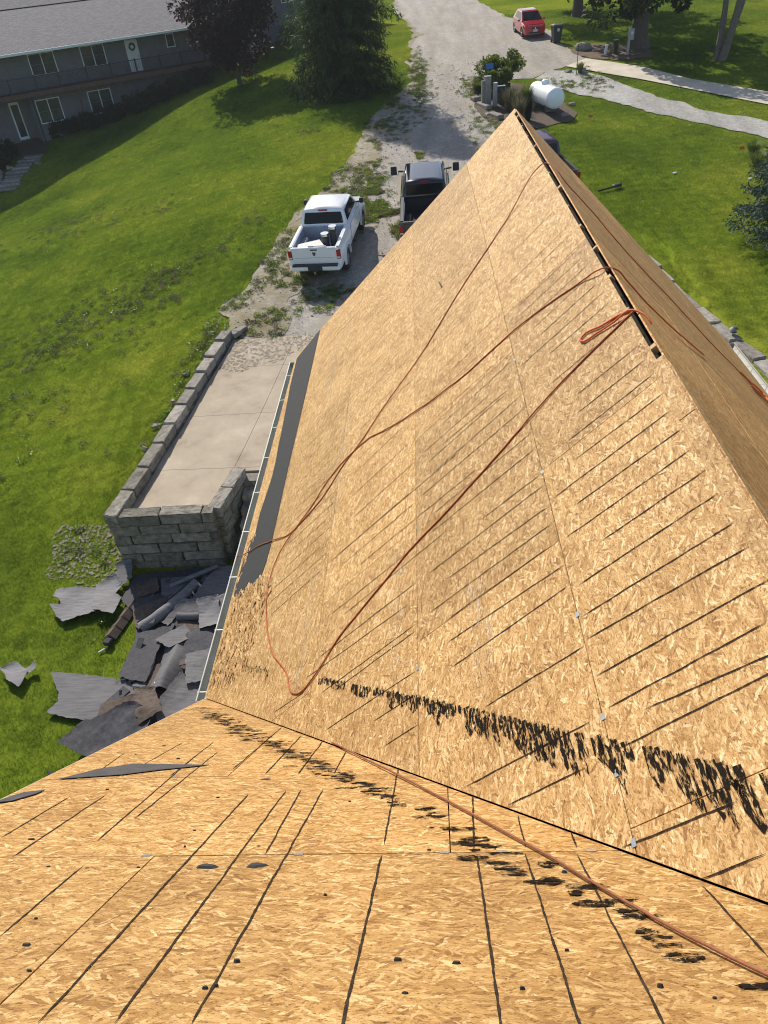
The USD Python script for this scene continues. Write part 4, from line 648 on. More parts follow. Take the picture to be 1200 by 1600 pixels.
for k in range(26):
    x, y = r_.uniform(-7.0, -5.0), r_.uniform(8.8, 12.9)
    if x < -6.6 and y < 9.6: continue
    s = r_.uniform(.10, .30); v, f = rbox((0, 0, 0), (s, s*r_.uniform(.4, .8), .012), .004); A = trimesh.transformations.euler_matrix(r_.uniform(-.5, .5), r_.uniform(-.5, .5), r_.uniform(0, 6)); v = v@A[:3, :3].T+[x, y, float(zt(x, y))+.20+.12*r_.random()+.12*(x > -5.9)]
    obj('shingle_tab', (v, f), ['shingle_dark', 'shingle_brown', 'felt_grey', 'shingle_dark'][k % 4], label='small broken %s strewn over the torn roofing pile' % ['black shingle tab', 'brown shingle tab', 'grey felt tab', 'black shingle tab'][k % 4], cat='shingle', group='loose %s tabs on the pile' % ['black', 'brown', 'grey', 'black'][k % 4])
def foil(pts, w, label, z=.16, material='foil'):
    S = spline(np.array([(x, y, float(zt(x, y))+z+.02*math.sin(k*2.1)) for k, (x, y) in enumerate(pts)]), .06); v, f = tube(S, w, 5); v[:, 2] = S[:, 2].mean()+(v[:, 2]-S[:, 2].mean())*.5
    obj('foil_strip' if material == 'foil' else 'sealant_strip', (v, f), material, label=label, cat='foil strip' if material == 'foil' else 'sealant strip')
foil([(-6.37, 10.81), (-6.42, 10.56), (-6.40, 10.26), (-6.46, 9.76)], .026, 'longest crumpled silver foil strip along the right edge of the ribbed sheet', .2)
foil([(-5.78, 9.42), (-5.70, 9.27), (-5.60, 9.17)], .011, 'left one of two short foil strips by the gutter end', .36)
foil([(-5.70, 9.66), (-5.60, 9.46), (-5.49, 9.33)], .010, 'right one of two short foil strips by the gutter end', .38)
foil([(-6.16, 9.67), (-6.07, 9.52)], .015, 'tiny foil strip left of the tall grey sheet', .30)
foil([(-7.12, 12.2), (-7.02, 12.75)], .009, 'thin foil sliver on the black sheet by the wall', .09)
foil([(-5.80, 12.45), (-5.70, 12.33)], .02, 'upper foil bit on the grey felt near the gutter', .5)
foil([(-5.9, 12.22), (-5.84, 12.12)], .016, 'lower foil bit on the grey felt near the gutter', .45)
foil([(-7.87, 10.78), (-7.72, 10.90)], .025, 'lone foil scrap on the grass above the biggest felt sheet', .05)
for k in range(4):
    t = -6.93+.17*k; foil([(t, 11.1+.03*k), (t-.05, 10.5), (t-.09, 9.98+.02*k)], .006, ['first', 'second', 'third', 'fourth'][k]+' pale sealant strip from the left on the ribbed shingle sheet', .225, 'sealant')
cr = [[(-9.97,10.3),(-9.69,10.51),(-9.24,10.19),(-9.27,9.75),(-9.65,9.99)], [(-9.42,10.16),(-9.22,10.48),(-9.04,10.27),(-9.28,10.1)]]
sheet('felt_sheet', cr[0], -1.44, 'felt_pale', 'larger crumpled grey felt scrap alone on the grass at far left', 'roofing sheet', .05, .08, 81)
sheet('felt_sheet', cr[1], -1.40, 'felt_pale', 'smaller crumpled grey felt scrap beside the larger one at far left', 'roofing sheet', .04, .08, 82)
obj('felt_cone', hull([(-7.79, 7.6, -1.45), (-7.62, 7.55, -1.45), (-7.68, 7.72, -1.45), (-7.73, 7.63, -1.2)]), 'felt_pale', label='small pointed grey felt tip standing in the grass by the near rake', cat='felt tip')
for k, (x, y) in enumerate([(-7.98, 21.2), (-8.12, 19.85), (-8.36, 18.7), (-8.5, 17.7), (-7.55, 23.4)]):
    rr = np.random.default_rng(90+k); obj('stone_chip', hull(np.array([x, y, float(zt(x, y))+.06])+rr.uniform(-1, 1, (14, 3))*[[.15, .10, .05], [.09, .13, .06], [.17, .08, .05], [.11, .10, .07], [.20, .10, .05]][k]), 'limestone', label=['broken limestone chip beside the third curb block from the drive', 'broken limestone chip halfway along the grass side of the curb', 'pale limestone chip on the grass side below the halfway curb block', 'limestone chip on the grass side nearest the front wall', 'flat limestone chip at the far end of the curb'][k], cat='stone')
obj('stone_chip', hull(np.array([-7.28, 18.0, float(prof(18))+.10])+np.random.default_rng(97).uniform(-1, 1, (12, 3))*[.13, .08, .05]), 'limestone', label='white stone chip lying on the patio concrete beside the curb', cat='stone')

# =============================================================== right side: walk, low wall, path lamp
drape('concrete_walk', Polygon([(5.0, 8), (8.75, 8), (8.75, 19), (8.5, 22), (8.2, 25.5), (6.1, 24), (5.0, 20)]), .05, 'concrete', edge=.8, kind='structure')
rw = thing('garden_wall', 'low limestone block wall along the lawn right of the house', 'garden wall')
pts = LineString([(9.55, 15.5), (9.42, 18.6), (9.05, 20.0), (8.72, 21.4), (8.48, 22.8), (8.28, 25.3), (8.02, 27.0)]); pos = 0; k = 0
while pos < pts.length-.3:
    L = min(1.15, pts.length-pos); p, q_ = pts.interpolate(pos), pts.interpolate(pos+L); c = ((p.x+q_.x)/2, (p.y+q_.y)/2); a = math.atan2(q_.y-p.y, q_.x-p.x)
    top = float(zt(c[0]+.45, c[1]))+.12
    for lev in range(4): block((c[0]+.02*lev, c[1], top-.13-.262*lev), (L-.03, .42, .252), a, 'limestone' if lev == 0 else 'limestone_dark', rw, .03, 1000+k*4+lev)
    pos += L; k += 1
lamp = thing('path_lamp', 'small dark tiered path lamp standing on the low wall', 'path lamp', (9.02, 20.35, float(zt(9.5, 20.35))+.12), 20)
obj('stem', cyl((0, 0, 0), (0, 0, .22), .014), 'lamp_grey', lamp); obj('shade', cyl((0, 0, .20), (0, 0, .26), .13, .05), 'lamp_grey', lamp); obj('lens', cyl((0, 0, .11), (0, 0, .19), .055, .06), 'felt_pale', lamp); obj('tray', cyl((0, 0, .09), (0, 0, .105), .10), 'lamp_grey', lamp)

# =============================================================== vehicles
def wheel(parent, x, y, z, r, w, side, rimmat='alloy', spokes=6):
    prof_ = np.array([(r*.60, -w*.46), (r*.80, -w*.5), (r*.95, -w*.46), (r, -w*.30), (r, w*.30), (r*.95, w*.46), (r*.80, w*.5), (r*.60, w*.46)]); n = 28; an = np.arange(n)*2*PI/n
    V = np.stack([np.repeat(prof_[None, :, 1], n, 0), np.cos(an)[:, None]*prof_[None, :, 0], np.sin(an)[:, None]*prof_[None, :, 0]], -1).reshape(-1, 3); m_ = len(prof_); i, j = np.meshgrid(np.arange(n), np.arange(m_-1), indexing='ij'); i2 = (i+1) % n
    q_ = np.stack([i*m_+j, i2*m_+j, i2*m_+j+1, i*m_+j+1], -1).reshape(-1, 4)
    wh = UsdGeom.Xform.Define(stage, numbered(ppath(parent), 'wheel')); wh.AddTranslateOp().Set(Gf.Vec3d(x, y, z)); wh = wh.GetPrim()
    obj('tyre', (V, np.vstack([q_[:, [0, 2, 1]], q_[:, [0, 3, 2]]])), 'rubber', wh, smooth=35)
    ms = [cyl((side*w*.05, 0, 0), (side*w*.30, 0, 0), r*.18, n=12)]
    rim = m3.CrossSection.circle(r*.62, 28)-m3.CrossSection.circle(r*.54, 28); v, f = mf(rim.extrude(w*.5)); ms.append((np.stack([side*(v[:, 2]-w*.08), v[:, 0], v[:, 1]], 1), f if side > 0 else f[:, ::-1]))
    for k in range(spokes):
        a = k*2*PI/spokes; ca, sa = math.cos(a), math.sin(a); v, f = rbox((0, r*.34, 0), (w*.16, r*.50, r*.15), .008); ms.append((np.stack([v[:, 0]+side*w*.26, v[:, 1]*ca-v[:, 2]*sa, v[:, 1]*sa+v[:, 2]*ca], 1), f))
    obj('rim', cat(*ms), rimmat, wh); obj('hub_back', cyl((-side*w*.1, 0, 0), (side*w*.02, 0, 0), r*.58, n=20), 'rubber', wh)
def sect(y, zs, hw):
    """closed half-symmetric section: list of (half width, z) at y"""
    return [(s*w, y, z) for w, z in zip(hw, zs) for s in (-1, 1)]
def lofts(stations):
    """stations: (y, [(halfwidth, z)...]); hull of each neighbouring pair, united"""
    parts = []
    for (y0, a), (y1, b) in zip(stations[:-1], stations[1:]): parts.append(hullm([(s*w, y0, z) for w, z in a for s in (-1, 1)]+[(s*w, y1, z) for w, z in b for s in (-1, 1)]))
    out = parts[0]
    for p in parts[1:]: out = out+p
    return out
def xcyl(y, z, r, x0, x1): 
    return m3.Manifold.cylinder(abs(x1-x0), r, r, 28).rotate([0, 90, 0]).translate([min(x0, x1), y, z])
def mbox(x0, x1, y0, y1, z0, z1): return m3.Manifold.cube([x1-x0, y1-y0, z1-z0]).translate([x0, y0, z0])
def pane(a, b, c, d, inset, off, thick=.006, rnd=.05):
    """a thin rounded pane inside the quad a b c d (seen from outside, anticlockwise), standing off it"""
    a, b, c, d = map(lambda p: np.array(p, float), (a, b, c, d)); n = np.cross(b-a, d-a); n /= np.linalg.norm(n)
    L0, L1 = np.linalg.norm(b-a), np.linalg.norm(d-a); iu, iv = inset[0]/L0, inset[1]/L1; ru, rv = rnd/L0, rnd/L1; uv = []
    for (u0, v0, a0) in ((1-iu-ru, iv+rv, -90), (1-iu-ru, 1-iv-rv, 0), (iu+ru, 1-iv-rv, 90), (iu+ru, iv+rv, 180)):
        for t in (0, 30, 60, 90): uv.append((u0+ru*math.cos(math.radians(a0+t)), v0+rv*math.sin(math.radians(a0+t))))
    P = np.array([(a*(1-u_)*(1-v_)+b*u_*(1-v_)+c*u_*v_+d*(1-u_)*v_)+n*off for u_, v_ in uv]); return hull(np.vstack([P, P-n*(thick+.01)]))
def pickup(name, label, loc, rz, tilt, paint, L=5.7, bed=1.9, wb=3.6, roof=1.35, beltz=1.36, roofz=1.93, tow=False, bedmat='bed_liner', ladder=False, hoodz=1.20):
    t = thing(name, label, 'pickup truck', loc, rz, tilt=tilt); yr, yf = 1.22, 1.22+wb; yc = bed+.12; W = 1.0
    S_ = lambda top, w=1.0, bot=.52: [(.92*w, bot), (.985*w, bot+.10), (1.0*w, .92), (.975*w, top-.12), (.90*w, top-.02), (.86*w, top)]
    yw = yc+roof+.95       # foot of the windscreen
    body = lofts([(0.0, S_(beltz, .95)), (.10, S_(beltz)), (yc, S_(beltz)), (yw, S_(beltz-.04)), (yw+.25, S_(hoodz+.05)), (L-.55, S_(hoodz-.02, .98)), (L-.15, S_(hoodz-.12, .92)), (L, S_(hoodz-.30, .80))])
    for y in (yr, yf): body = body-xcyl(y, .42, .49, -1.2, 1.2)+mbox(-.62, .62, y-.55, y+.55, .55, .82)
    body = body-mbox(-.80, .80, .085, yc-.06, .86, 3)
    obj('body', body, paint, t, smooth=28)
    for s in (-1, 1):
        for y in (yr, yf):
            ring = (m3.CrossSection.circle(.575, 36)-m3.CrossSection.circle(.485, 36))*1 if False else (m3.CrossSection.circle(.575, 36)-m3.CrossSection.circle(.485, 36)); v, f = mf(ring.extrude(.07)-mbox(-2, 2, -2, -.02, -1, 1)); P = np.stack([s*(.955+v[:, 2]), y+v[:, 0], .42+v[:, 1]], 1); obj('fender_flare', (P, f if s > 0 else f[:, ::-1]), paint, t, smooth=40)
            wheel(t, s*.86, y, .40, .40, .27, s)
    # cab
    rb, rf = yc+.20, yc+.20+roof
    lo = [(s*.90, y, beltz-.03) for s in (-1, 1) for y in (yc+.01, yw)]; mid = [(s*.79, y, roofz-.10) for s in (-1, 1) for y in (rb-.04, rf+.16)]; hi = [(s*.66, y, roofz) for s in (-1, 1) for y in (rb+.08, rf-.05)]+[(s*.72, y, roofz-.035) for s in (-1, 1) for y in (rb+.01, rf+.05)]
    hi += [(s*.35, y, roofz+.03) for s in (-1, 1) for y in (rb+.16, (rb+rf)/2, rf-.16)]+[(s*.55, y, roofz+.018) for s in (-1, 1) for y in (rb+.12, rf-.10)]+[(0, y, roofz+.004) for y in (rb+.02, rf+.05)]
    obj('cab', hull(lo+mid+hi), paint, t, smooth=30)
    zt0, zt1 = beltz+.02, roofz-.11
    fr_ = lambda z: (z-(beltz-.03))/(roofz-.10-(beltz-.03))
    hw = lambda z: .90+(.79-.90)*fr_(z); yb = lambda z: yc+.01+(rb-.04-yc-.01)*fr_(z); yfz = lambda z: yw+(rf+.16-yw)*fr_(z)
    obj('rear_window', pane((-hw(zt0), yb(zt0), zt0), (hw(zt0), yb(zt0), zt0), (hw(zt1), yb(zt1), zt1), (-hw(zt1), yb(zt1), zt1), (.11, .03), .006), 'auto_glass', t)
    obj('windscreen', pane((hw(zt0), yfz(zt0), zt0), (-hw(zt0), yfz(zt0), zt0), (-hw(zt1), yfz(zt1), zt1), (hw(zt1), yfz(zt1), zt1), (.09, .03), .006), 'auto_glass', t)
    for s in (-1, 1):
        q_ = [(s*hw(zt0), yb(zt0)+.16, zt0), (s*hw(zt0), yfz(zt0)-.12, zt0), (s*hw(zt1), yfz(zt1)-.06, zt1), (s*hw(zt1), yb(zt1)+.12, zt1)]
        if s < 0: q_ = [q_[1], q_[0], q_[3], q_[2]]
        obj('side_window', pane(*q_, (.05, .03), .006), 'auto_glass', t)
        obj('door', rbox((s*.985, (yc+.12+yw-.1)/2, .96), (.035, yw-yc-.3, .62), .015), paint, t)
        obj('door_gap', cat(bx((s*1.0015, yc+.17, .98), (.008, .012, .70)), bx((s*1.0015, yw-.14, .98), (.008, .012, .70)), bx((s*1.002, (yc+yw)/2, .64), (.008, yw-yc-.32, .012))), 'plastic_dark', t)
        obj('door_handle', rbox((s*1.008, yc+.32, 1.14), (.03, .18, .035), .01), 'plastic_dark' if paint != 'paint_white' else paint, t)
        mx = .26 if tow else .16
        obj('mirror', cat(rbox((s*(1.02+mx*.75+(.1 if tow else 0)), yw-.22, beltz+.10), (mx, .12, .34 if tow else .2), .03), cyl((s*.9, yw-.2, beltz+.04), (s*(1.0+mx*.5), yw-.2, beltz+.06), .035)), 'plastic_dark', t)
        tl = obj('tail_lamp', rbox((s*.905, .028, 1.10), (.155, .09, .34), .02), 'tail_red', t)
        obj('reverse_lamp', rbox((s*.905, -.021, 1.0), (.12, .006, .06), .002), 'plate_white', tl)
        obj('head_lamp', rbox((s*.70, L-.12, .88), (.34, .16, .22), .03), 'plate_white', t)
        obj('rail_cap', rbox((s*.885, (yc+.05)/2, beltz+.012), (.12, yc-.12, .02), .008), paint if bedmat == 'bed_liner' else 'plastic_dark', t)
    # bed, tailgate, bumper
    obj('bed_floor', cat(bx((0, yc/2, .868), (1.58, yc-.18, .012)), *[bx((-.66+.165*k, yc/2, .880), (.07, yc-.2, .012)) for k in range(9)]), bedmat, t)
    for s in (-1, 1): obj('wheel_well', rbox((s*.68, yr, .98), (.24, .9, .22), .04), bedmat, t)
    obj('bed_wall', cat(bx((0, yc-.066, 1.11), (1.58, .010, .48)), bx((-.795, yc/2, 1.11), (.010, yc-.16, .48)), bx((.795, yc/2, 1.11), (.010, yc-.16, .48))), bedmat, t)
    tg = obj('tailgate', rbox((0, .035, 1.08), (1.62, .09, .54), .02), paint, t)
    obj('tailgate_cap', rbox((0, .045, 1.357), (1.60, .085, .02), .008), paint if bedmat == 'bed_liner' else 'plastic_dark', tg); obj('handle', rbox((0, -.013, 1.29), (.26, .012, .05), .005), 'plastic_dark', tg)
    shield = Polygon([(-.055, .07), (-.02, .055), (0, .07), (.02, .055), (.055, .07), (.06, .02), (.03, -.05), (0, -.075), (-.03, -.05), (-.06, .02)]).difference(Polygon([(-.02, .02), (.02, .02), (0, -.04)])); v, f = extrude(shield, .012)
    obj('emblem', (np.stack([v[:, 0], -.012-v[:, 2], 1.14+v[:, 1]], 1), f), 'plastic_dark', tg)
    obj('gate_crease', bx((0, -.0112, 1.0), (1.5, .003, .012)), 'galv', tg)
    bp = obj('rear_bumper', rbox((0, -.06, .66), (1.86, .22, .22), .05), paint if paint == 'paint_white' else 'chrome', t)
    obj('bumper_step', rbox((0, -.075, .745), (1.72, .20, .07), .02), 'plastic_dark', bp); obj('plate_recess', rbox((0, -.164, .655), (.56, .03, .19), .02), 'plastic_dark', bp); obj('number_plate', bx((-.02, -.1805, .66), (.22, .006, .09)), 'galv', bp)
    obj('hitch', cat(bx((0, -.12, .50), (.07, .3, .07)), cyl((0, -.24, .5), (0, -.24, .58), .03)), 'chrome', t)
    obj('brake_lamp', rbox((0, yb(roofz-.09)-.005, roofz-.065), (.36, .05, .06), .02), 'tail_red', t)
    obj('front_bumper', rbox((0, L+.02, .60), (1.9, .24, .26), .06), paint if paint == 'paint_white' else 'chrome', t); obj('grille', rbox((0, L-.02, .86), (1.0, .10, .34), .03), 'plastic_dark', t)
    obj('underbody', bx((0, L/2, .48), (1.3, L-.6, .2)), 'rubber', t)
    obj('hood_bulge', hull([(s*.42, yw+.2, hoodz+.05) for s in (-1, 1)]+[(s*.34, yw+.3, hoodz+.085) for s in (-1, 1)]+[(s*.30, L-.6, hoodz+.02) for s in (-1, 1)]+[(s*.42, L-.5, hoodz-.05) for s in (-1, 1)]), paint, t, smooth=30)
    if ladder:
        for s in (-1, 1): obj('bed_side_rail', cyl((s*.88, .15, beltz+.06), (s*.88, yc-.1, beltz+.06), .03), 'chrome', t)
    return t
tilt = math.degrees(math.atan(.09))
def ground_at(x, y): return float(zt(x, y))+.05
WT = (-3.98, 26.45); WTZ = ground_at(*WT); WR = -6.5
pickup('pickup_truck', 'white pickup truck with tools in its open bed, parked at the lawn edge', (*WT, WTZ), WR, tilt, 'paint_white')
def on_truck(x, y, z):
    a = math.radians(WR); b = math.radians(tilt); y2, z2 = y*math.cos(b)-z*math.sin(b), y*math.sin(b)+z*math.cos(b); return (WT[0]+x*math.cos(a)-y2*math.sin(a), WT[1]+x*math.sin(a)+y2*math.cos(a), WTZ+z2)
def cargo(name, label, cat_, x, y, z, rz=0): return thing(name, label, cat_, on_truck(x, y, z), WR+rz, tilt=tilt)
c_ = cargo('white_board', 'off white board lying slanted on tools in the white truck bed', 'board', -.25, .52, .91, 8)
obj('panel', rbox((0, .05, .30), (.92, .62, .04), .01, .35), 'board_white', c_); obj('edge_frame', rbox((0, .05, .262), (.95, .65, .03), .01, .35), 'plastic_dark', c_); obj('tool_box', rbox((0, .05, .12), (.7, .45, .24), .02, .3), 'plastic_dark', c_)
for k, (x, y, hgt) in enumerate(((.28, .85, .62), (.56, 1.05, .80))):
    c_ = cargo('sprayer', ['shorter dark canister with a steel cap in the white truck bed', 'taller dark canister with a steel cap by the bed wall of the white truck'][k], 'canister', x, y, .89)
    obj('tank', cat(cyl((0, 0, .06), (0, 0, hgt-.12), .14, n=16), cyl((0, 0, hgt-.12), (0, 0, hgt-.05), .14, .08, 16)), 'plastic_dark', c_); obj('cap', cyl((0, 0, hgt-.05), (0, 0, hgt+.03), .17, .15, 16), 'chrome', c_)
    for q_ in range(3): obj('leg', cyl((.09*math.cos(q_*2.1), .09*math.sin(q_*2.1), 0), (.06*math.cos(q_*2.1), .06*math.sin(q_*2.1), hgt), .014, n=6), 'rail_black', c_)
c_ = cargo('tool_pile', 'dark tools and hose heaped by the tailgate of the white truck', 'tools', .33, .36, .885); obj('hose', tube(np.array([(.16*math.cos(a), .1*math.sin(a), .04+.012*a) for a in np.linspace(0, 11, 60)]), .02), 'rubber', c_); obj('motor', rbox((.2, .12, .1), (.22, .16, .18), .03), 'galv', c_)
c_ = cargo('pole', 'pale pole lying along the tailgate top of the white truck', 'pole', 0, 0, 1.375); obj('shaft', cyl((-.16, .05, .025), (.46, .08, .03), .018), 'trim_white', c_); obj('grip', cyl((-.20, .048, .025), (-.02, .058, .026), .026), 'board_white', c_)
pickup('pickup_truck', 'black pickup truck with big tow mirrors, half hidden by the left roof slope', (.10, 28.0, ground_at(.1, 28.0)), -1.0, tilt, 'paint_black', L=6.5, bed=2.35, wb=4.2, roof=2.05, tow=True, bedmat='bed_black', beltz=1.42, roofz=1.97, hoodz=1.28)
pickup('pickup_truck', 'old maroon pickup truck with a cluttered dark bed behind the roof ridge', (5.55, 31.9, ground_at(5.6, 32.4)), 11, tilt, 'paint_maroon', L=5.4, bed=2.0, wb=3.4, roof=1.45, bedmat='bed_black', beltz=1.30, roofz=1.90, hoodz=1.12)
c_ = thing('bed_clutter', 'pale scraps and junk in the dark bed of the maroon truck', 'junk', (5.35, 32.9, ground_at(5.4, 32.9)+.86), 11)
r_ = np.random.default_rng(8)
for k in range(9): obj('scrap', rbox((r_.uniform(-.55, .55), r_.uniform(-.6, .8), .1+r_.uniform(0, .1)), (r_.uniform(.1, .4), r_.uniform(.06, .15), .05), .01, r_.uniform(0, 3)), ['felt_pale', 'trim_white', 'felt_black'][k % 3], c_)
# red hatchback, seen from its front
car = thing('red_car', 'small red hatchback facing the house on the gravel by the bin', 'car', (8.55, 65.0, ground_at(8.55, 65.0)), 186, tilt=-2.5)
S2 = lambda top, w, bot=.22: [(.78*w, bot), (.85*w, bot+.12), (.87*w, .62), (.82*w, top-.04), (.74*w, top)]
body = lofts([(-2.0, S2(.80, .86)), (-1.85, S2(.95, .95)), (-1.2, S2(.97, 1)), (.6, S2(.96, 1)), (1.35, S2(.88, .98)), (1.8, S2(.76, .92)), (2.0, S2(.62, .80))])
for y in (-1.25, 1.25): body = body-xcyl(y, .30, .37, -1.2, 1.2)+mbox(-.5, .5, y-.45, y+.45, .3, .7)
obj('body', body, 'paint_red', car, smooth=30)
lo = [(s*.78, y, .93) for s in (-1, 1) for y in (-1.85, 1.0)]; hi = [(s*.55, y, 1.47) for s in (-1, 1) for y in (-1.2, -.05)]+[(s*.60, y, 1.42) for s in (-1, 1) for y in (-1.4, .15)]
obj('cabin', hull(lo+hi), 'paint_red', car, smooth=24)
obj('windscreen', pane((.74, 1.0, .95), (-.74, 1.0, .95), (-.60, .15, 1.42), (.60, .15, 1.42), (.07, .05), .008), 'auto_glass', car)
obj('rear_window', pane((-.74, -1.85, .95), (.74, -1.85, .95), (.60, -1.4, 1.42), (-.60, -1.4, 1.42), (.08, .06), .008), 'auto_glass', car)
for s in (-1, 1):
    q_ = [(s*.775, -1.5, .95), (s*.775, .75, .95), (s*.61, .05, 1.40), (s*.61, -1.2, 1.40)]; q_ = q_ if s > 0 else [q_[1], q_[0], q_[3], q_[2]]
    obj('side_window', pane(*q_, (.06, .04), .008), 'auto_glass', car); obj('mirror', rbox((s*.93, .72, .98), (.2, .1, .12), .03), 'paint_red', car)
    hl = [(s*.76, 1.62, .62), (s*.76, 1.62, .78), (s*.42, 1.90, .60), (s*.42, 1.88, .72), (s*.70, 1.78, .60), (s*.66, 1.80, .74)]; obj('head_lamp', hull(hl+[(p[0]*.95, p[1]-.08, p[2]) for p in hl]), 'plate_white', car)
    for y in (-1.25, 1.25): wheel(car, s*.74, y, .30, .30, .20, s)
obj('grille', rbox((0, 1.955, .60), (.62, .12, .14), .03), 'plastic_dark', car); obj('air_dam', rbox((0, 1.94, .33), (1.0, .14, .14), .03), 'plastic_dark', car); obj('number_plate', bx((0, 2.025, .45), (.32, .012, .16)), 'plate_white', car); obj('badge', cyl((0, 2.0, .60), (0, 2.03, .60), .06, n=16), 'chrome', car); obj('hood', hull([(s*.66, 1.0, .95) for s in (-1, 1)]+[(s*.60, 1.72, .80) for s in (-1, 1)]+[(s*.6, 1.0, .90) for s in (-1, 1)]+[(s*.58, 1.7, .76) for s in (-1, 1)]), 'paint_red', car, smooth=30)

# =============================================================== yard things
def stand(name, label, cat_, x, y, rz=0, dz=.03): return thing(name, label, cat_, (x, y, float(zt(x, y))+dz), rz)
b = stand('trash_bin', 'tall dark wheeled trash bin with a pale label beside the red car', 'trash bin', 10.0, 61.2, 188)
obj('bin_body', hull([(s*.24, t*.26, .06) for s in (-1, 1) for t in (-1, 1)]+[(s*.32, t*.36, 1.02) for s in (-1, 1) for t in (-1, 1)]), 'plastic_dark', b); obj('lid', hull([(s*.35, t*.40, 1.02) for s in (-1, 1) for t in (-1, 1)]+[(s*.33, t*.38, 1.09) for s in (-1, 1) for t in (-1, 1)]+[(s*.2, .1, 1.14) for s in (-1, 1)]), 'lamp_grey', b)
obj('label_patch', bx((-.03, .347, .78), (.16, .012, .17)), 'plate_white', b); obj('handle', cyl((-.3, -.45, 1.03), (.3, -.45, 1.03), .02), 'plastic_dark', b)
for s in (-1, 1): obj('wheel', cyl((s*.22, -.28, .12), (s*.30, -.28, .12), .12, n=16), 'rubber', b)
tk = stand('propane_tank', 'white horizontal propane tank with a domed cap in the mulch bed', 'gas tank', 7.08, 45.7, 14)
an = np.linspace(0, PI/2, 7); prof_ = [(.52*math.sin(a), -1.28-.30*math.cos(a)) for a in an]+[(.52*math.cos(a), 1.28+.30*math.sin(a)) for a in an]; n = 28; aa = np.arange(n)*2*PI/n; pr = np.array(prof_)
V = np.stack([np.cos(aa)[:, None]*pr[None, :, 0], np.repeat(pr[None, :, 1], n, 0), .70+np.sin(aa)[:, None]*pr[None, :, 0]], -1).reshape(-1, 3); m_ = len(pr); i, j = np.meshgrid(np.arange(n), np.arange(m_-1), indexing='ij'); i2 = (i+1) % n; q_ = np.stack([i*m_+j, i*m_+j+1, i2*m_+j+1, i2*m_+j], -1).reshape(-1, 4)
f = np.vstack([q_[:, [0, 1, 2]], q_[:, [0, 2, 3]]]); f = f[:, ::-1]
obj('tank_shell', (V, f), 'tank_white', tk, smooth=True); obj('dome', cat(cyl((0, .15, 1.18), (0, .15, 1.36), .21, .20, 18), cyl((0, .15, 1.36), (0, .15, 1.42), .20, .13, 18)), 'tank_white', tk); obj('lift_lug', bx((0, -.7, 1.24), (.03, .12, .08)), 'tank_white', tk)
for y in (-.8, .8): obj('saddle', hull([(s*.3, y+t*.08, 0) for s in (-1, 1) for t in (-1, 1)]+[(s*.38, y+t*.08, .36) for s in (-1, 1) for t in (-1, 1)]), 'lamp_grey', tk)
p = stand('wood_post', 'thicker grey weathered post by the flower bed, with a flat top', 'post', 4.03, 47.3, 12)
obj('shaft', cat(rbox((0, 0, .72), (.34, .30, 1.46), .02), rbox((-.26, .05, .64), (.18, .2, 1.24), .02)), 'stump_timber', p); obj('cap', rbox((0, 0, 1.46), (.38, .34, .03), .008), 'galv', p)
p = stand('wood_post', 'thinner pale post just right of the thicker post', 'post', 4.42, 47.0, 5); obj('shaft', rbox((0, 0, .58), (.22, .2, 1.18), .015), 'galv', p); obj('cap', rbox((0, 0, 1.18), (.25, .23, .03), .006), 'trim_white', p); obj('box', rbox((.35, .1, .82), (.42, .25, .3), .02), 'plastic_dark', p); obj('box_lid', rbox((.35, .1, .985), (.5, .32, .03), .008), 'galv', p)
p = stand('address_sign', 'small blue address plate on a stake above the thicker post', 'sign', 4.22, 48.3, 10); obj('stake', cyl((0, 0, 0), (0, 0, 1.65), .02), 'rail_black', p); obj('plate', rbox((0, -.03, 1.72), (.42, .03, .26), .006), 'blue_sign', p)
p = stand('sign_stake', 'thin dark metal stake standing beside a grass tuft at the concrete drive', 'stake', 9.9, 52.2); obj('rod', cyl((0, 0, 0), (0, 0, 1.6), .022), 'rail_black', p); obj('hook', cyl((0, 0, 1.6), (.18, 0, 1.62), .015), 'rail_black', p)
p = stand('vent_pipe', 'short white capped pipe in the bare soil', 'pipe', 12.5, 56.5, 8); obj('pipe', cyl((0, 0, 0), (.05, 0, .50), .09, n=14), 'trim_white', p); obj('cap', cyl((.05, 0, .44), (.055, 0, .56), .105, n=14), 'trim_white', p)
p = stand('utility_pedestal', 'low green utility pedestal right of the white pipe', 'utility box', 13.1, 56.4, 10); obj('case', rbox((0, 0, .38), (.26, .26, .78), .03), 'spruce_needles', p); obj('lid', rbox((0, 0, .80), (.28, .28, .06), .02), 'galv', p)
p = stand('meter_pedestal', 'tall leaning grey meter pedestal before the big tree trunk', 'utility box', 13.8, 55.9, 6)
for q_, (mat_, c0, s0) in {'post': ('galv', (.0, 0, .5), (.14, .12, 1.0)), 'meter_box': ('galv', (.10, 0, 1.12), (.34, .22, .62))}.items(): obj(q_, rbox(c0, s0, .015), mat_, p)
obj('meter', cyl((.1, -.11, 1.2), (.1, -.20, 1.2), .09, n=16), 'plate_white', p)
for k, (x, y, s, rz) in enumerate(((3.42, 48.55, (.45, .62, .24), .3), (3.82, 47.05, (.38, 1.5, .24), .32), (4.3, 45.0, (.38, 1.25, .24), .35), (3.95, 45.6, (.35, .5, .12), .2))):
    z = float(zt(x, y)); obj('edging_block', rbox((x, y, z+s[2]/2-.02), s, .04, rz), 'fieldstone', label=['short squared stone at the far end of the bed edging', 'longest squared stone in the middle of the bed edging', 'squared edging stone nearest the roof peak', 'flat pale stone sunk beside the edging stones'][k], cat='edging stone', group='stones edging the flower bed')
r_ = np.random.default_rng(17)
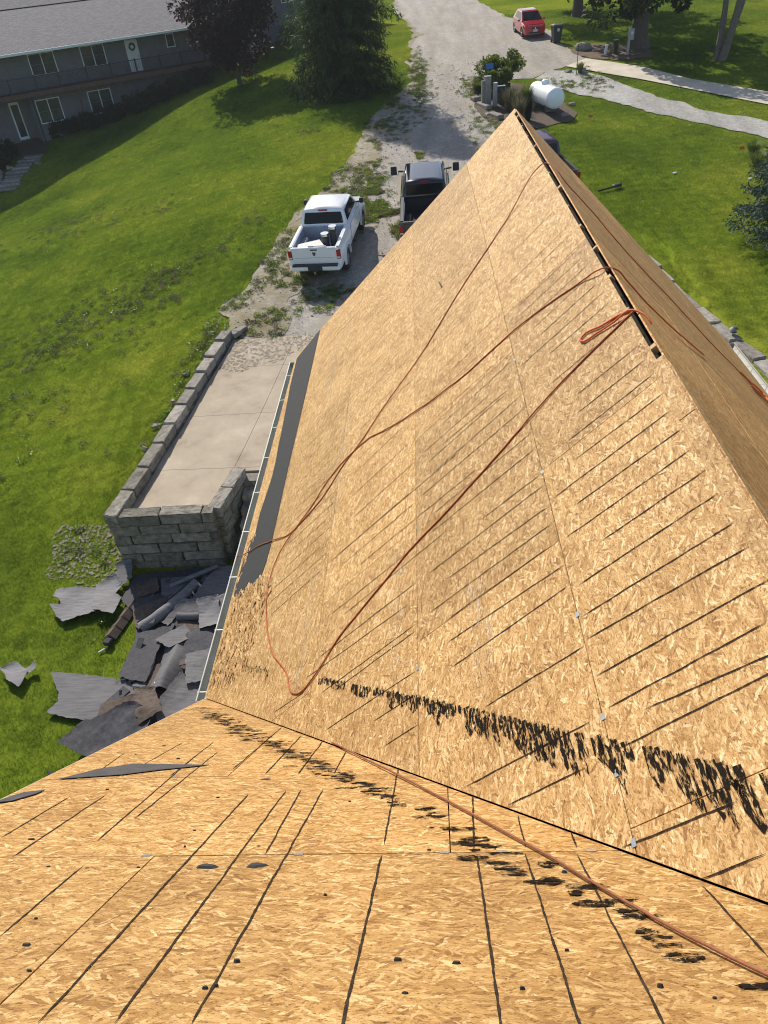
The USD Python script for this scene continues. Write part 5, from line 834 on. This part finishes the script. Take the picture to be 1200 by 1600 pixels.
def rock(x, y, s, seed, material='fieldstone', **kw):
    r = np.random.default_rng(seed); m_ = trimesh.creation.icosphere(2); v = m_.vertices*(1+r.normal(0, .05, (len(m_.vertices), 1))); v = v*np.array([s, s*r.uniform(.6, .9), s*.55])*(1+.2*np.sin(v@r.normal(0, 1, 3)*2))[:, None]; a = r.uniform(0, 6); ca, sa = math.cos(a), math.sin(a)
    v = np.stack([v[:, 0]*ca-v[:, 1]*sa+x, v[:, 0]*sa+v[:, 1]*ca+y, v[:, 2]+float(zt(x, y))+s*.25], 1); return obj('rock', (v, m_.faces), material, smooth=35, **kw)
rock(11.3, 58.2, .55, 1, label='grey boulder in the bare soil between bin and concrete drive', cat='rock')
rock(12.0, 57.6, .2, 2, 'limestone', label='small whitish stone right of the grey boulder', cat='rock')
rock(10.35, 52.6, .36, 3, label='dark stone beside the tuft at the stake', cat='rock'); rock(9.5, 52.9, .22, 4, label='low grey stone left of the stake', cat='rock')
rock(7.9, 44.2, .22, 5, label='stone at the lawn corner of the mulch bed before the tank', cat='rock'); rock(8.6, 46.0, .2, 6, label='stone at the mulch edge right of the tank', cat='rock')
t = thing('garden_tool', 'black garden tool lying on the right lawn', 'tool', (8.1, 33.4, float(zt(8.1, 33.4))+.09), 25); obj('shaft', cyl((-.55, 0, 0), (.25, 0, .04), .04), 'rubber', t); obj('head', rbox((.4, 0, .06), (.42, .18, .12), .03), 'plastic_dark', t); obj('grip', cyl((.55, .0, .1), (.66, .08, .12), .03), 'rubber', t)
t = stand('marker_flag', 'little orange marker flag on the lawn near the blue spruce', 'flag', 14.5, 36.4); obj('wire', cyl((0, 0, 0), (0, 0, .32), .006, n=5), 'rail_black', t); obj('cloth', bx((.10, 0, .27), (.2, .006, .13)), 'flag_orange', t)
t = stand('marker_flag', 'faded orange marker flag on the lawn right of the mulch bed', 'flag', 9.0, 43.2); obj('wire', cyl((0, 0, 0), (0, 0, .2), .006, n=5), 'rail_black', t); obj('cloth', bx((.10, 0, .16), (.2, .006, .12)), 'flag_orange', t)
obj('paper_scrap', rbox((11.2, 34.7, float(zt(11.2, 34.7))+.06), (.2, .11, .05), .01, .6), 'trim_white', label='white paper scrap in the middle of the right lawn', cat='litter')
obj('paper_scrap', rbox((14.0, 33.4, float(zt(14.0, 33.4))+.06), (.12, .1, .05), .01, .2), 'trim_white', label='white scrap in the grass just left of the blue spruce', cat='litter')

# =============================================================== the neighbour's house
NB = thing('neighbour_house', 'grey sided two storey house with a long shingle roof and a railed balcony, in shade', 'house', (-28.15, 59.41, 0), 38.46)
k_ = lambda *a: tuple(1.15*x for x in a)
def nbx(name, a0, a1, b0, b1, z0, z1, material, parent=NB, **kw):
    """box given in facade units: a along the wall, b out from it, z up"""
    return obj(name, bx(k_((a0+a1)/2, -(b0+b1)/2, (z0+z1)/2), k_(abs(a1-a0), abs(b1-b0), abs(z1-z0))), material, parent, **kw)
nbx('wall', 0, 14.6, -9, 0, -.6, 3.42, 'siding_grey'); nbx('wall', -9, 0, -9, -1.5, -.6, 3.42, 'siding_grey'); nbx('wall', -9, 14.6, -9, .002, 3.42, 5.9, 'siding_grey')
nbx('corner_trim', -.06, .05, -.06, .03, -.5, 3.3, 'siding_grey')
def slab_uv(name, P, thick, material, parent):
    """sloped slab: P four corners, uv metric along the first edge and up"""
    P = np.array(P, float)*1.15; n = np.cross(P[1]-P[0], P[3]-P[0]); n /= np.linalg.norm(n); u = P[1]-P[0]; u /= np.linalg.norm(u); w = np.cross(n, u)
    V = np.vstack([P, P-n*thick]); f = np.array([(0, 1, 2), (0, 2, 3), (4, 6, 5), (4, 7, 6), (0, 4, 5), (0, 5, 1), (1, 5, 6), (1, 6, 2), (2, 6, 7), (2, 7, 3), (3, 7, 4), (3, 4, 0)])
    return obj(name, (V, f), material, parent, uv=np.stack([(V-P[0])@u, (V-P[0])@w], 1))
slab_uv('roof', [(-14, -1.3, 5.70), (14.4, -1.3, 5.70), (14.4, 5.9, 7.60), (-14, 5.9, 7.60)], .12, 'roof_shingle', NB)
slab_uv('roof', [(14.4, 13.1, 5.70), (-14, 13.1, 5.70), (-14, 5.9, 7.60), (14.4, 5.9, 7.60)], .12, 'roof_shingle', NB)
nbx('eave_gutter', -14, 14.4, 1.30, 1.40, 5.56, 5.69, 'trim_white'); nbx('soffit', -14, 14.4, .01, 1.29, 5.55, 5.575, 'trim_white')
nbx('ridge_cap', -14, 14.4, -6.0, -5.8, 7.595, 7.625, 'shingle_brown')
slab_uv('rear_roof', [(-6.2, 6.4, 7.45), (12, 6.4, 7.45), (12, 12.5, 9.4), (-6.2, 12.5, 9.4)], .12, 'roof_shingle', NB)
obj('rear_gable_trim', hull([k_(-6.25, 6.3, 7.30), k_(-6.45, 6.3, 7.30), k_(-6.25, 12.5, 9.3), k_(-6.45, 12.5, 9.3), k_(-6.25, 6.3, 7.50), k_(-6.45, 6.3, 7.50), k_(-6.25, 12.5, 9.5), k_(-6.45, 12.5, 9.5)]), 'trim_white', NB)
def window(a0, a1, z0, z1, b=0.0, split=True):
    w = nbx('window', a0, a1, b+.001, b+.012, z0, z1, 'window_glass'); t = .055
    for q_ in ((a0-t, a1+t, z1, z1+t), (a0-t, a1+t, z0-t, z0)): nbx('frame', q_[0], q_[1], b, b+.05, q_[2], q_[3], 'trim_white', w)
    for x in (a0-t/2, a1+t/2)+(((a0+a1)/2,) if split else ()): nbx('frame', x-t/2, x+t/2, b+.001, b+.048, z0, z1, 'trim_white', w)
    nbx('sash', a0, a1, b+.013, b+.03, (z0+z1)/2-.012, (z0+z1)/2+.012, 'siding_grey', w)
    return w
window(.68, 2.20, 4.32, 5.40); window(3.98, 5.46, 4.32, 5.40); window(9.9, 10.4, 4.70, 5.38, split=False); window(.24, 1.70, 1.70, 2.95); window(3.66, 5.13, 1.68, 2.93)
d_ = nbx('door', 6.95, 7.80, .001, .05, 3.62, 5.42, 'trim_white'); nbx('door_glass', 7.15, 7.60, .051, .056, 3.75, 4.75, 'plate_white', d_)
obj('wreath', tube(np.array([(1.15*7.375+.2*math.cos(t), -.10, 1.15*5.02+.2*math.sin(t)) for t in np.linspace(0, 2*PI, 20)]), .07), 'weed_leaf', d_); nbx('knob', 7.68, 7.74, .05, .09, 4.42, 4.48, 'rail_black', d_)
d_ = nbx('door', -1.12, -.50, -1.499, -1.44, .78, 2.95, 'trim_white', label='white patio door under the balcony'); nbx('door_glass', -1.03, -.59, -1.439, -1.43, .95, 2.80, 'window_glass', d_)
nbx('balcony_floor', -9, 13.6, .003, 1.22, 3.46, 3.60, 'deck_brown'); nbx('balcony_beam', -9, 13.6, 1.221, 1.25, 3.34, 3.58, 'deck_brown')
nbx('top_rail', -9, 13.6, 1.16, 1.21, 4.37, 4.41, 'rail_black'); nbx('bottom_rail', -9, 13.6, 1.165, 1.205, 3.68, 3.71, 'rail_black')
for a in (-6.2, -4.5, -2.9, -1.25, .35, 1.83, 3.62, 5.21, 6.92, 8.63, 10.19, 11.88, 13.5): nbx('rail_post', a-.04, a+.04, 1.14, 1.22, 3.6, 4.46, 'rail_black')
for a in np.arange(-3, 13.5, .115): nbx('baluster', a-.008, a+.008, 1.176, 1.192, 3.711, 4.369, 'rail_black')
for a in (2.77, 5.6, 8.4, 11.2): nbx('balcony_post', a-.06, a+.06, 1.08, 1.20, 0.2, 3.46, 'deck_brown')
nbx('downspout', .02, .09, .03, .10, .3, 3.4, 'rail_black'); nbx('vent_box', -1.9, -1.6, .0, .10, 4.95, 5.15, 'trim_white'); nbx('lamp_box', -1.9, -1.78, .0, .1, 4.6, 4.75, 'trim_white')
nbx('wing_wall', 14.61, 27, -8, .0, -.2, 7.25, 'siding_grey'); window(19.22, 19.85, 6.24, 6.9, split=False); window(17.0, 17.5, 6.3, 7.1, split=False); nbx('door', 20.9, 21.9, .001, .05, 5.0, 7.0, 'trim_white', label='white door at the top of the wooden stair')
slab_uv('wing_roof', [(14.45, -.5, 7.2), (27.4, -.5, 7.2), (27.4, 4, 8.3), (14.45, 4, 8.3)], .12, 'roof_shingle', NB)
nbx('landing', 18.9, 22.5, .003, 2.0, 4.75, 4.92, 'deck_brown'); nbx('landing_skirt', 18.95, 22.4, 1.6, 1.9, 2.0, 4.75, 'deck_brown'); nbx('top_rail', 18.9, 22.5, 1.90, 1.96, 5.72, 5.78, 'rail_black')
for a in np.arange(18.95, 22.4, .18): nbx('baluster', a-.01, a+.01, 1.92, 1.94, 4.92, 5.72, 'rail_black')
for i_ in range(7): nbx('stair_tread', 17.2+.25*i_, 17.5+.25*i_, .6, 1.8, 3.1+.24*i_, 3.15+.24*i_, 'deck_brown')
obj('stair_rail', cat(cyl(k_(17.2, -1.85, 4.1), k_(18.9, -1.85, 5.75), .035, n=6), cyl(k_(17.25, -1.85, 3.0), k_(17.25, -1.85, 4.15), .035, n=6)), 'rail_black', NB)
drape('bare_soil', Polygon([(-32.8, 61.9), (-30.7, 62.1), (-27.9, 59.0), (-27.1, 57.3), (-27.7, 56.3), (-29.1, 56.0), (-30.8, 57.0), (-33, 60)]), .05, 'mulch', edge=1, kind='structure')
st = thing('stone_steps', 'flat fieldstone garden steps climbing to the shaded grey house', 'steps')
for i_ in range(9):
    t = i_/8; x, y = -27.75-.2*math.sin(t*3), 50.9+5.2*t; block((x, y, float(zt(x, y))+.06), (1.35+.2*math.sin(i_*2), .60, .16), .12+.12*math.sin(i_*3), 'fieldstone', st, .04, 1500+i_, 'step')
for i_, (x, y, s) in enumerate(((-28.75, 51.9, .42), (-29.0, 52.8, .36), (-29.3, 53.6, .40), (-28.9, 54.4, .32), (-26.9, 54.6, .28))):
    rock(x, y, s, 60+i_, label=['biggest boulder left of the garden steps', 'rounded boulder behind the biggest one by the garden steps', 'boulder third from the bottom left of the garden steps', 'boulder under the dark shrub by the garden steps', 'lone boulder right of the upper garden steps'][i_], cat='rock')

# =============================================================== plants
def trunk_tube(base, top, r0, r1, bend, seed, n=9):
    r = np.random.default_rng(seed); base, top = np.array(base, float), np.array(top, float); t = np.linspace(0, 1, n)[:, None]
    P = base+(top-base)*t+np.c_[np.sin(t*3+seed), np.cos(t*2.3+seed), 0*t]*bend*t*(1-t)*3; return tube(P, np.linspace(r0, r1, n)*(1+.5*np.exp(-np.linspace(0, 1, n)*12)), 9)
def plant(name, label, cat_, x, y, group=None, dz=0.0): return thing(name, label, cat_, (x, y, float(zt(x, y))+dz), 0, group)
def clustered(n_cl, n_leaf, centre, radii, cl_r, seed, low=-1.0):
    """leaf positions on small clusters spread through an ellipsoid, more of them near its skin"""
    r = np.random.default_rng(seed); d = r.normal(0, 1, (n_cl*3, 3)); d /= np.linalg.norm(d, axis=1, keepdims=True); d = d[d[:, 2] > low][:n_cl]
    rad = r.uniform(.25, 1.0, (len(d), 1))**.45*(1+.18*np.sin(d@r.normal(0, 1, 3)*5))[:, None]; C = np.array(centre)+d*rad*np.array(radii)
    cr = cl_r*r.uniform(.55, 1.35, len(C)); k = r.integers(0, len(C), n_leaf); e = r.normal(0, 1, (n_leaf, 3)); e /= np.linalg.norm(e, axis=1, keepdims=True)
    return C, C[k]+e*(cr[k]*r.uniform(.35, 1, n_leaf)**.5)[:, None]*[1, 1, .8], e
def broadleaf(name, label, cat_, x, y, h0, trunk_r, crown, leafmat, size, n_leaf, seed, stems=1, barkmat='bark', cl_r=.7, n_cl=46, lean=0.0, low=-1.0):
    t = plant(name, label, cat_, x, y); cz, rx, rz_ = crown; r = np.random.default_rng(seed); ms = []
    C, P, e = clustered(n_cl, n_leaf, (lean, 0, cz), (rx, rx, rz_), cl_r, seed, low)
    for s in range(stems):
        a = s*2*PI/max(1, stems)+.6; top = np.array([lean*.7+math.cos(a)*rx*.35*(stems > 1), math.sin(a)*rx*.35*(stems > 1), cz+.2*rz_]); ms.append(trunk_tube((math.cos(a)*.18*(stems > 1), math.sin(a)*.18*(stems > 1), -.2), top, trunk_r*(1 if stems == 1 else .7), trunk_r*.35, .25, seed+s))
        for q_ in range(9):
            b0 = top*r.uniform(.45, .95); ms.append(tube(spline([b0, (b0+C[q_*3 % len(C)])/2+[0, 0, .3], C[q_*3 % len(C)]], .5), np.linspace(trunk_r*.3, .03, max(4, int((np.linalg.norm(b0-C[q_*3 % len(C)])+.6)/.5)))[:len(spline([b0, (b0+C[q_*3 % len(C)])/2+[0, 0, .3], C[q_*3 % len(C)]], .5))] if False else .05, 5))
    obj('trunk', cat(*ms), barkmat, t, smooth=40); obj('crown', leaves(P, size, r, .15, .6, e), leafmat, t, kind='stuff'); return t
broadleaf('maroon_tree', 'round dark maroon leaved tree in front of the grey house', 'tree', -13.2, 62.3, 1.2, .16, (4.9, 3.0, 4.2), 'maroon_leaf', .28, 17000, 3, cl_r=.75, n_cl=110)
broadleaf('shade_tree', 'shade tree with a dark trunk standing behind the trash bin', 'tree', 13.2, 70.6, 2, .42, (6.0, 6.2, 5.0), 'oak_leaf', .34, 19000, 11, cl_r=.9, n_cl=80)
broadleaf('shade_tree', 'broad trunked dark tree right behind the grey meter pedestal', 'tree', 14.9, 57.6, 2, .55, (6.6, 4.4, 5.0), 'oak_leaf', .32, 17000, 12, cl_r=.85, n_cl=90)
broadleaf('shade_tree', 'tree with a forked pale trunk at the right edge beyond the concrete drive', 'tree', 18.7, 52.8, 4, .26, (9.3, 4.4, 4.2), 'oak_leaf', .32, 11000, 13, stems=3, barkmat='bark_pale', cl_r=.85, n_cl=60, lean=1.2)
broadleaf('shade_tree', 'far tree at the top right corner throwing shade across the lawn', 'tree', 27.0, 66.0, 4, .3, (9.0, 5.5, 4.5), 'oak_leaf', .36, 11000, 14, cl_r=.95, n_cl=60)
def conifer(name, label, x, y, H, prof_, leafmat, n_br, per, size, droop, seed, hang=0.6, z0=.3, aspect=.16, tiers=0):
    """whorls of drooping branches; foliage hangs from them in short sprays"""
    t = plant(name, label, 'tree', x, y); r = np.random.default_rng(seed); ms = [trunk_tube((0, 0, -.2), (0, 0, H*.97), .03*H, .02, .05, seed)]; P, O = [], []
    for b_ in range(n_br):
        z = z0+(H-z0)*(b_/n_br)**.95; z = z if not tiers else z0+(H-z0)*(math.floor(b_/n_br*tiers)/tiers)+r.normal(0, .10); a = b_*2.399+r.normal(0, .3); R = prof_(z/H)*r.uniform(.66, 1.14); m_ = max(4, int(per*R/3))
        s = np.linspace(.12, 1, m_); path = np.c_[np.cos(a)*R*s, np.sin(a)*R*s, z+R*(.28*s-droop*s**2)]
        if b_ % 4 == 0: ms.append(tube(path[::max(1, m_//5)], np.linspace(.05, .012, len(path[::max(1, m_//5)])), 4))
        for q_ in range(3):
            side = r.normal(0, .13*R**.5, (m_, 1))*np.array([-math.sin(a), math.cos(a), 0])*s[:, None]; pp = path+side; pp[:, 2] -= r.uniform(0, hang, m_)*s**.5; P.append(pp); O.append(np.tile([math.cos(a)*.5, math.sin(a)*.5, -.3], (m_, 1)))
    P, O = np.vstack(P), np.vstack(O); P[:, 2] = np.maximum(P[:, 2], .05); obj('trunk', cat(*ms), 'bark', t); obj('crown', leaves(P, size, r, hang*.75, aspect, O), leafmat, t, kind='stuff'); return t
conifer('weeping_spruce', 'large dark weeping spruce at the left edge of the gravel drive', -4.6, 53.8, 13.0, lambda t: 3.75*(1-t**2.6)**.8*(.86+.14*math.sin(t*23)), 'spruce_needles', 520, 50, .36, .40, 21, hang=.62, tiers=15)
conifer('blue_spruce', 'blue green spruce cut by the right edge of the lawn', 13.15, 26.5, 6.2, lambda t: 2.35*(1-t)**.75+.1, 'blue_needles', 460, 110, .13, .12, 22, hang=.16, z0=.2, aspect=.30)
def shrub(name, label, x, y, rx, h, material, n, size, seed, cat_='shrub', group=None):
    t = plant(name, label, cat_, x, y, group); r = np.random.default_rng(seed); C, P, e = clustered(26, n, (0, 0, h*.52), (rx, rx, h*.46), rx*.33, seed); P[:, 2] = np.abs(P[:, 2])
    obj('stems', cat(*[tube(np.array([(0, 0, -.05), c*[.4, .4, .5], c]), .018, 4) for c in C[:12]]), 'bark', t); obj('foliage', leaves(P, size, r, 0, .6, e), material, t, kind='stuff'); return t
shrub('leafy_shrub', 'yellow green leafy shrub behind the grey posts in the flower bed', 5.0, 49.6, 1.15, 2.1, 'shrub_leaf', 7000, .16, 31)
nbp = lambda a, b: (-28.15+1.15*(.783*a+.622*b), 59.41+1.15*(.622*a-.783*b))
for i_, (x, y, s, h) in enumerate(((-27.5, 60.3, .85, 1.1), (-26.2, 60.5, .7, .9), (-24.6, 60.5, .85, 1.0), (-22.8, 60.8, .95, 1.1), (-21.2, 61.4, 1.0, 1.1), (-19.6, 62.2, 1.0, 1.2), (-18.2, 63.2, 1.0, 1.2), (-16.8, 64.3, 1.0, 1.1), (-30.0, 56.2, 1.0, 1.2), (-29.8, 54.4, .8, 1.0))):
    shrub('foundation_shrub', ['dark shrub at the front corner of the grey house, leftmost of the wall row', 'small dark shrub second from the house corner, under the left lower window', 'dark shrub between the two lower windows of the grey house', 'dark shrub under the right lower window of the grey house', 'dark shrub just right of the right lower window', 'dark shrub below the white balcony door', 'dark shrub in the row below the small upper window', 'dark shrub of the wall row nearest the maroon tree', 'round dark shrub above the garden steps at the left edge', 'lower dark shrub beside the boulders at the left edge'][i_], x, y, s, h, 'dark_shrub', 1500, .18, 130+i_, group='shrubs along the grey house' if i_ < 8 else None)
def tuft(name, label, x, y, h, n, spread, material, seed, cat_='ornamental grass', group=None):
    r = np.random.default_rng(seed); a = r.uniform(0, 2*PI, n); b = r.uniform(0, spread*.35, n); base = np.stack([np.cos(a)*b, np.sin(a)*b, np.zeros(n)], 1); out = np.stack([np.cos(a), np.sin(a), np.zeros(n)], 1)*(spread*r.uniform(.2, 1, n))[:, None]; hh = h*r.uniform(.6, 1.1, n)
    mid = base+out*.4+np.c_[np.zeros((n, 2)), hh*.65]; tip = base+out+np.c_[np.zeros((n, 2)), hh]; s = np.stack([-np.sin(a), np.cos(a), 0*a], 1)*.016
    V = np.stack([base-s, base+s, mid+s, tip, mid-s], 1).reshape(-1, 3); k = np.arange(n)[:, None]*5; f = np.vstack([k+[0, 1, 2], k+[0, 2, 4], k+[4, 2, 3]]); t = plant(name, label, cat_, x, y, group, .02); obj('blades', (V, f), material, t, kind='stuff'); return t
tuft('grass_clump', 'tall tan green grass clump nearest the roof peak', 5.35, 43.5, 1.3, 420, .5, 'reed', 1); tuft('grass_clump', 'dark green upright grass clump beside the propane tank', 5.9, 43.9, 1.15, 420, .35, 'dark_shrub', 2)
tuft('grass_clump', 'loose brownish grass clump in the middle of the flower bed', 5.2, 45.8, 1.2, 420, .7, 'reed', 3); tuft('grass_clump', 'green weedy clump just left of the tank', 6.1, 46.6, 1.1, 380, .6, 'weed_leaf', 4)
tuft('grass_clump', 'sprawling tan clump under the leafy shrub', 4.9, 47.3, .8, 380, .6, 'reed', 5); tuft('grass_clump', 'small green tuft at the foot of the thin stake', 10.15, 52.4, .6, 260, .3, 'weed_leaf', 6); tuft('grass_clump', 'low weedy clump at the drive edge of the flower bed', 3.7, 50.4, .55, 360, .6, 'weed_leaf', 7); tuft('grass_clump', 'green clump between the edging stones and the drive', 3.9, 51.3, .6, 360, .6, 'weed_leaf', 8)
for i_, (x, y) in enumerate(((14.9, 35.2), (15.2, 36.6))): tuft('weed_patch', ['feathery light green weed growing above the blue spruce', 'second feathery weed farther from the blue spruce'][i_], x, y, .5, 160, .6, 'weed_leaf', 20+i_, 'weed')

# ---- lawn blades, weeds and loose stones: nobody could count them
def instancer(name, protos, pos, rot, scale, idx, kind='stuff'):
    pi = UsdGeom.PointInstancer.Define(stage, '/World/'+name); paths = []
    for n_, (m_, material) in enumerate(protos):
        pth = f'/World/{name}/{name}_piece' + (f'_{n_:03d}' if n_ else ''); usdkit.mesh(stage, pth, m_, M[material]); paths.append(Sdf.Path(pth))
    pi.CreatePrototypesRel().SetTargets(paths); pi.CreatePositionsAttr(Vt.Vec3fArray.FromNumpy(np.asarray(pos, np.float32))); pi.CreateProtoIndicesAttr(Vt.IntArray.FromNumpy(np.asarray(idx, np.int32)))
    pos = np.asarray(pos); e = .4; gx_ = (zt(pos[:, 0]+e, pos[:, 1])-zt(pos[:, 0]-e, pos[:, 1]))/(2*e); gy_ = (zt(pos[:, 0], pos[:, 1]+e)-zt(pos[:, 0], pos[:, 1]-e))/(2*e)
    h = np.asarray(rot)/2; tx, ty = np.arctan(gy_)/2, -np.arctan(gx_)/2; Q = []
    for a, b, c in zip(h, tx, ty): Q.append(Gf.Quath(Gf.Quatf(math.cos(b), math.sin(b), 0, 0)*Gf.Quatf(math.cos(c), 0, math.sin(c), 0)*Gf.Quatf(math.cos(a), 0, 0, math.sin(a))))
    pi.CreateOrientationsAttr(Vt.QuathArray(Q)); pi.CreateScalesAttr(Vt.Vec3fArray.FromNumpy(np.repeat(np.asarray(scale, np.float32)[:, None], 3, 1)))
    return meta(pi.GetPrim(), kind=kind)
def blades(n, size, h, w, seed):
    r = np.random.default_rng(seed); b = np.c_[r.uniform(-size/2, size/2, (n, 2)), np.full(n, -.02)]; a = r.uniform(0, 2*PI, n); hh = h*r.uniform(.55, 1.2, n); s = np.stack([np.cos(a), np.sin(a), 0*a], 1)*w*.5; tip = b+np.c_[r.normal(0, .45, (n, 2))*hh[:, None], hh]
    return np.stack([b-s, b+s, tip], 1).reshape(-1, 3), np.arange(n*3).reshape(-1, 3)
import shapely
solid = unary_union([drive_poly.buffer(.05), verge_poly, path_poly, conc_poly, bed_poly, dirt2, Polygon([(-8.2, 13.3), (-7.0, 23.2), (6, 23), (9.3, 20), (9.6, 4), (-2, 4), (-2, 12), (-5, 13.3)]), Polygon([nbp(-12, 0), nbp(28, 0), nbp(28, -14), nbp(-12, -14)])])
T = .7; gxs, gys = np.meshgrid(np.arange(-34, 27, T), np.arange(6.0, 74, T)); pp = np.c_[gxs.ravel(), gys.ravel()]; r_ = np.random.default_rng(77); pp = pp+r_.uniform(-.12, .12, pp.shape)
keep = ~shapely.contains_xy(solid, pp[:, 0], pp[:, 1]); keep &= (pp[:, 0] < 0) | (pp[:, 1] > 17); keep &= ~((pp[:, 0] < -9.5) & (pp[:, 1] < 18-(pp[:, 0]+9.5)*-1.0*.0) & (pp[:, 0] < -9.5-(pp[:, 1]-6)*.62)); pp = pp[keep]
near = pp[:, 1] < 30; idx = np.where(near, r_.integers(0, 2, len(pp)), 2+r_.integers(0, 2, len(pp)))
instancer('grass', [(blades(1300, .95, .075, .010, 1), 'grass_blade'), (blades(1300, .95, .075, .010, 2), 'grass_blade'), (blades(650, .95, .085, .018, 3), 'grass_blade'), (blades(650, .95, .085, .018, 4), 'grass_blade')], np.c_[pp, zt(pp[:, 0], pp[:, 1])], r_.uniform(0, 2*PI, len(pp)), r_.uniform(.85, 1.15, len(pp)), idx)
def weed(n, rad, size, seed):
    r = np.random.default_rng(seed); a = r.uniform(0, 2*PI, n); d = rad*r.uniform(0, 1, n)**.6; return leaves(np.c_[np.cos(a)*d, np.sin(a)*d, r.uniform(0, .05, n)], size, r, -.25, .45)
wp = []
b_ = verge_poly.bounds
def patchy(x, y, s, seed): return meshkit.fbm(np.c_[np.asarray(x)*s, np.asarray(y)*s, np.full(len(np.atleast_1d(x)), seed*7.1)])
cx, cy = r_.uniform(b_[0], b_[2], 60000), r_.uniform(b_[1], 62, 60000); kk = shapely.contains_xy(verge_poly, cx, cy) & (patchy(cx, cy, .55, 1) > .47+.05*r_.random(60000)); wp.append(np.c_[cx, cy][kk][:950])
cx, cy = r_.uniform(-7, 4, 40000), r_.uniform(22, 56, 40000); kk = shapely.contains_xy(drive_poly, cx, cy) & ~shapely.contains_xy(verge_poly, cx, cy) & (patchy(cx, cy, .42, 2) > .60) & (np.abs(cx+3.2-(cy-26)*.07) < 2.4); wp.append(np.c_[cx, cy][kk][:1400])
for x, y, sx, sy, n_ in ((-3.0, 33.8, .7, 1.6, 150), (-2.4, 36.5, .6, 1.2, 90), (-4.0, 25.2, .5, .5, 60), (-3.3, 25.6, .5, .4, 50), (.1, 51, .35, 2.5, 160), (.2, 57, .35, 3, 160), (-1.2, 45, .5, 1.5, 80), (3.6, 43.6, .5, 1.6, 90), (3.3, 51.5, .4, 1.2, 90), (-9.2, 14.0, .5, .35, 12), (-8.1, 18, .12, 3.0, 90), (-7.5, 22.6, .25, .8, 60), (8.9, 50.2, .8, .8, 60), (10.6, 50.5, .7, 1.0, 60)): wp.append(np.c_[r_.normal(x, sx, n_), r_.normal(y, sy, n_)])
lw = np.c_[r_.uniform(-22, -7, 5000), r_.uniform(16, 40, 5000)]; lw = lw[(patchy(lw[:, 0], lw[:, 1], .28, 3) > .57) & ~shapely.contains_xy(solid, lw[:, 0], lw[:, 1])][:260]; wp.append(lw)
for x, y, sx, sy, n_ in ((-13.2, 27.6, 1.6, 1.0, 190), (-14.6, 25.2, 1.0, .8, 110), (-11.2, 29.4, .9, .8, 90), (-19.5, 40, 1.8, 1.6, 110), (-6.2, 45.8, .5, .35, 30)): wp.append(np.c_[r_.normal(x, sx, n_), r_.normal(y, sy, n_)])
wp = np.vstack(wp); instancer('weeds', [(weed(60, .15, .055, 1), 'weed_leaf'), (weed(60, .15, .05, 2), 'grass_blade'), (weed(40, .12, .07, 3), 'grass_blade'), (weed(44, .15, .06, 4), 'reed')], np.c_[wp, zt(wp[:, 0], wp[:, 1])+.05], r_.uniform(0, 6.28, len(wp)), r_.uniform(.45, 1.25, len(wp)), r_.choice([0, 1, 2, 3], len(wp), p=[.22, .22, .2, .36]))
def pebble(seed):
    r = np.random.default_rng(seed); m_ = trimesh.creation.icosphere(1); return (m_.vertices*(1+r.normal(0, .12, (len(m_.vertices), 1)))*[1, .75, .55], m_.faces)
cx, cy = r_.uniform(-8, 5, 26000), r_.uniform(22, 58, 26000); kk = shapely.contains_xy(drive_poly, cx, cy); sp_ = np.c_[cx, cy][kk][:4000]; sp_ = np.vstack([sp_, np.c_[r_.normal(-7.3, .35, 160), r_.uniform(20, 24.5, 160)], np.c_[r_.uniform(-10, -8.4, 16), r_.uniform(13.4, 14.6, 16)]])
instancer('loose_stones', [(pebble(1), 'pebble_pale'), (pebble(2), 'pebble_pale'), (pebble(3), 'pebble_pale')], np.c_[sp_, zt(sp_[:, 0], sp_[:, 1])+.055], r_.uniform(0, 6.28, len(sp_)), .014+.03*r_.random(len(sp_))**3, r_.integers(0, 3, len(sp_)))

# thin haze volume, added to stand in for veiling glare of the lens
usdkit.material(stage, '/World/Looks/veil_haze', {'v': ('principled_volume', {'color': (.82, .88, .96), 'density': .00026, 'anisotropy': .35})}, [], volume='v.volume')
M['veil_haze'] = UsdShade.Material.Get(stage, '/World/Looks/veil_haze')
zlo, zhi = float(gz.min())-1.0, 21.5
obj('haze', bx((0, 150, (zlo+zhi)/2), (830, 730, zhi-zlo)), 'veil_haze', kind='stuff')
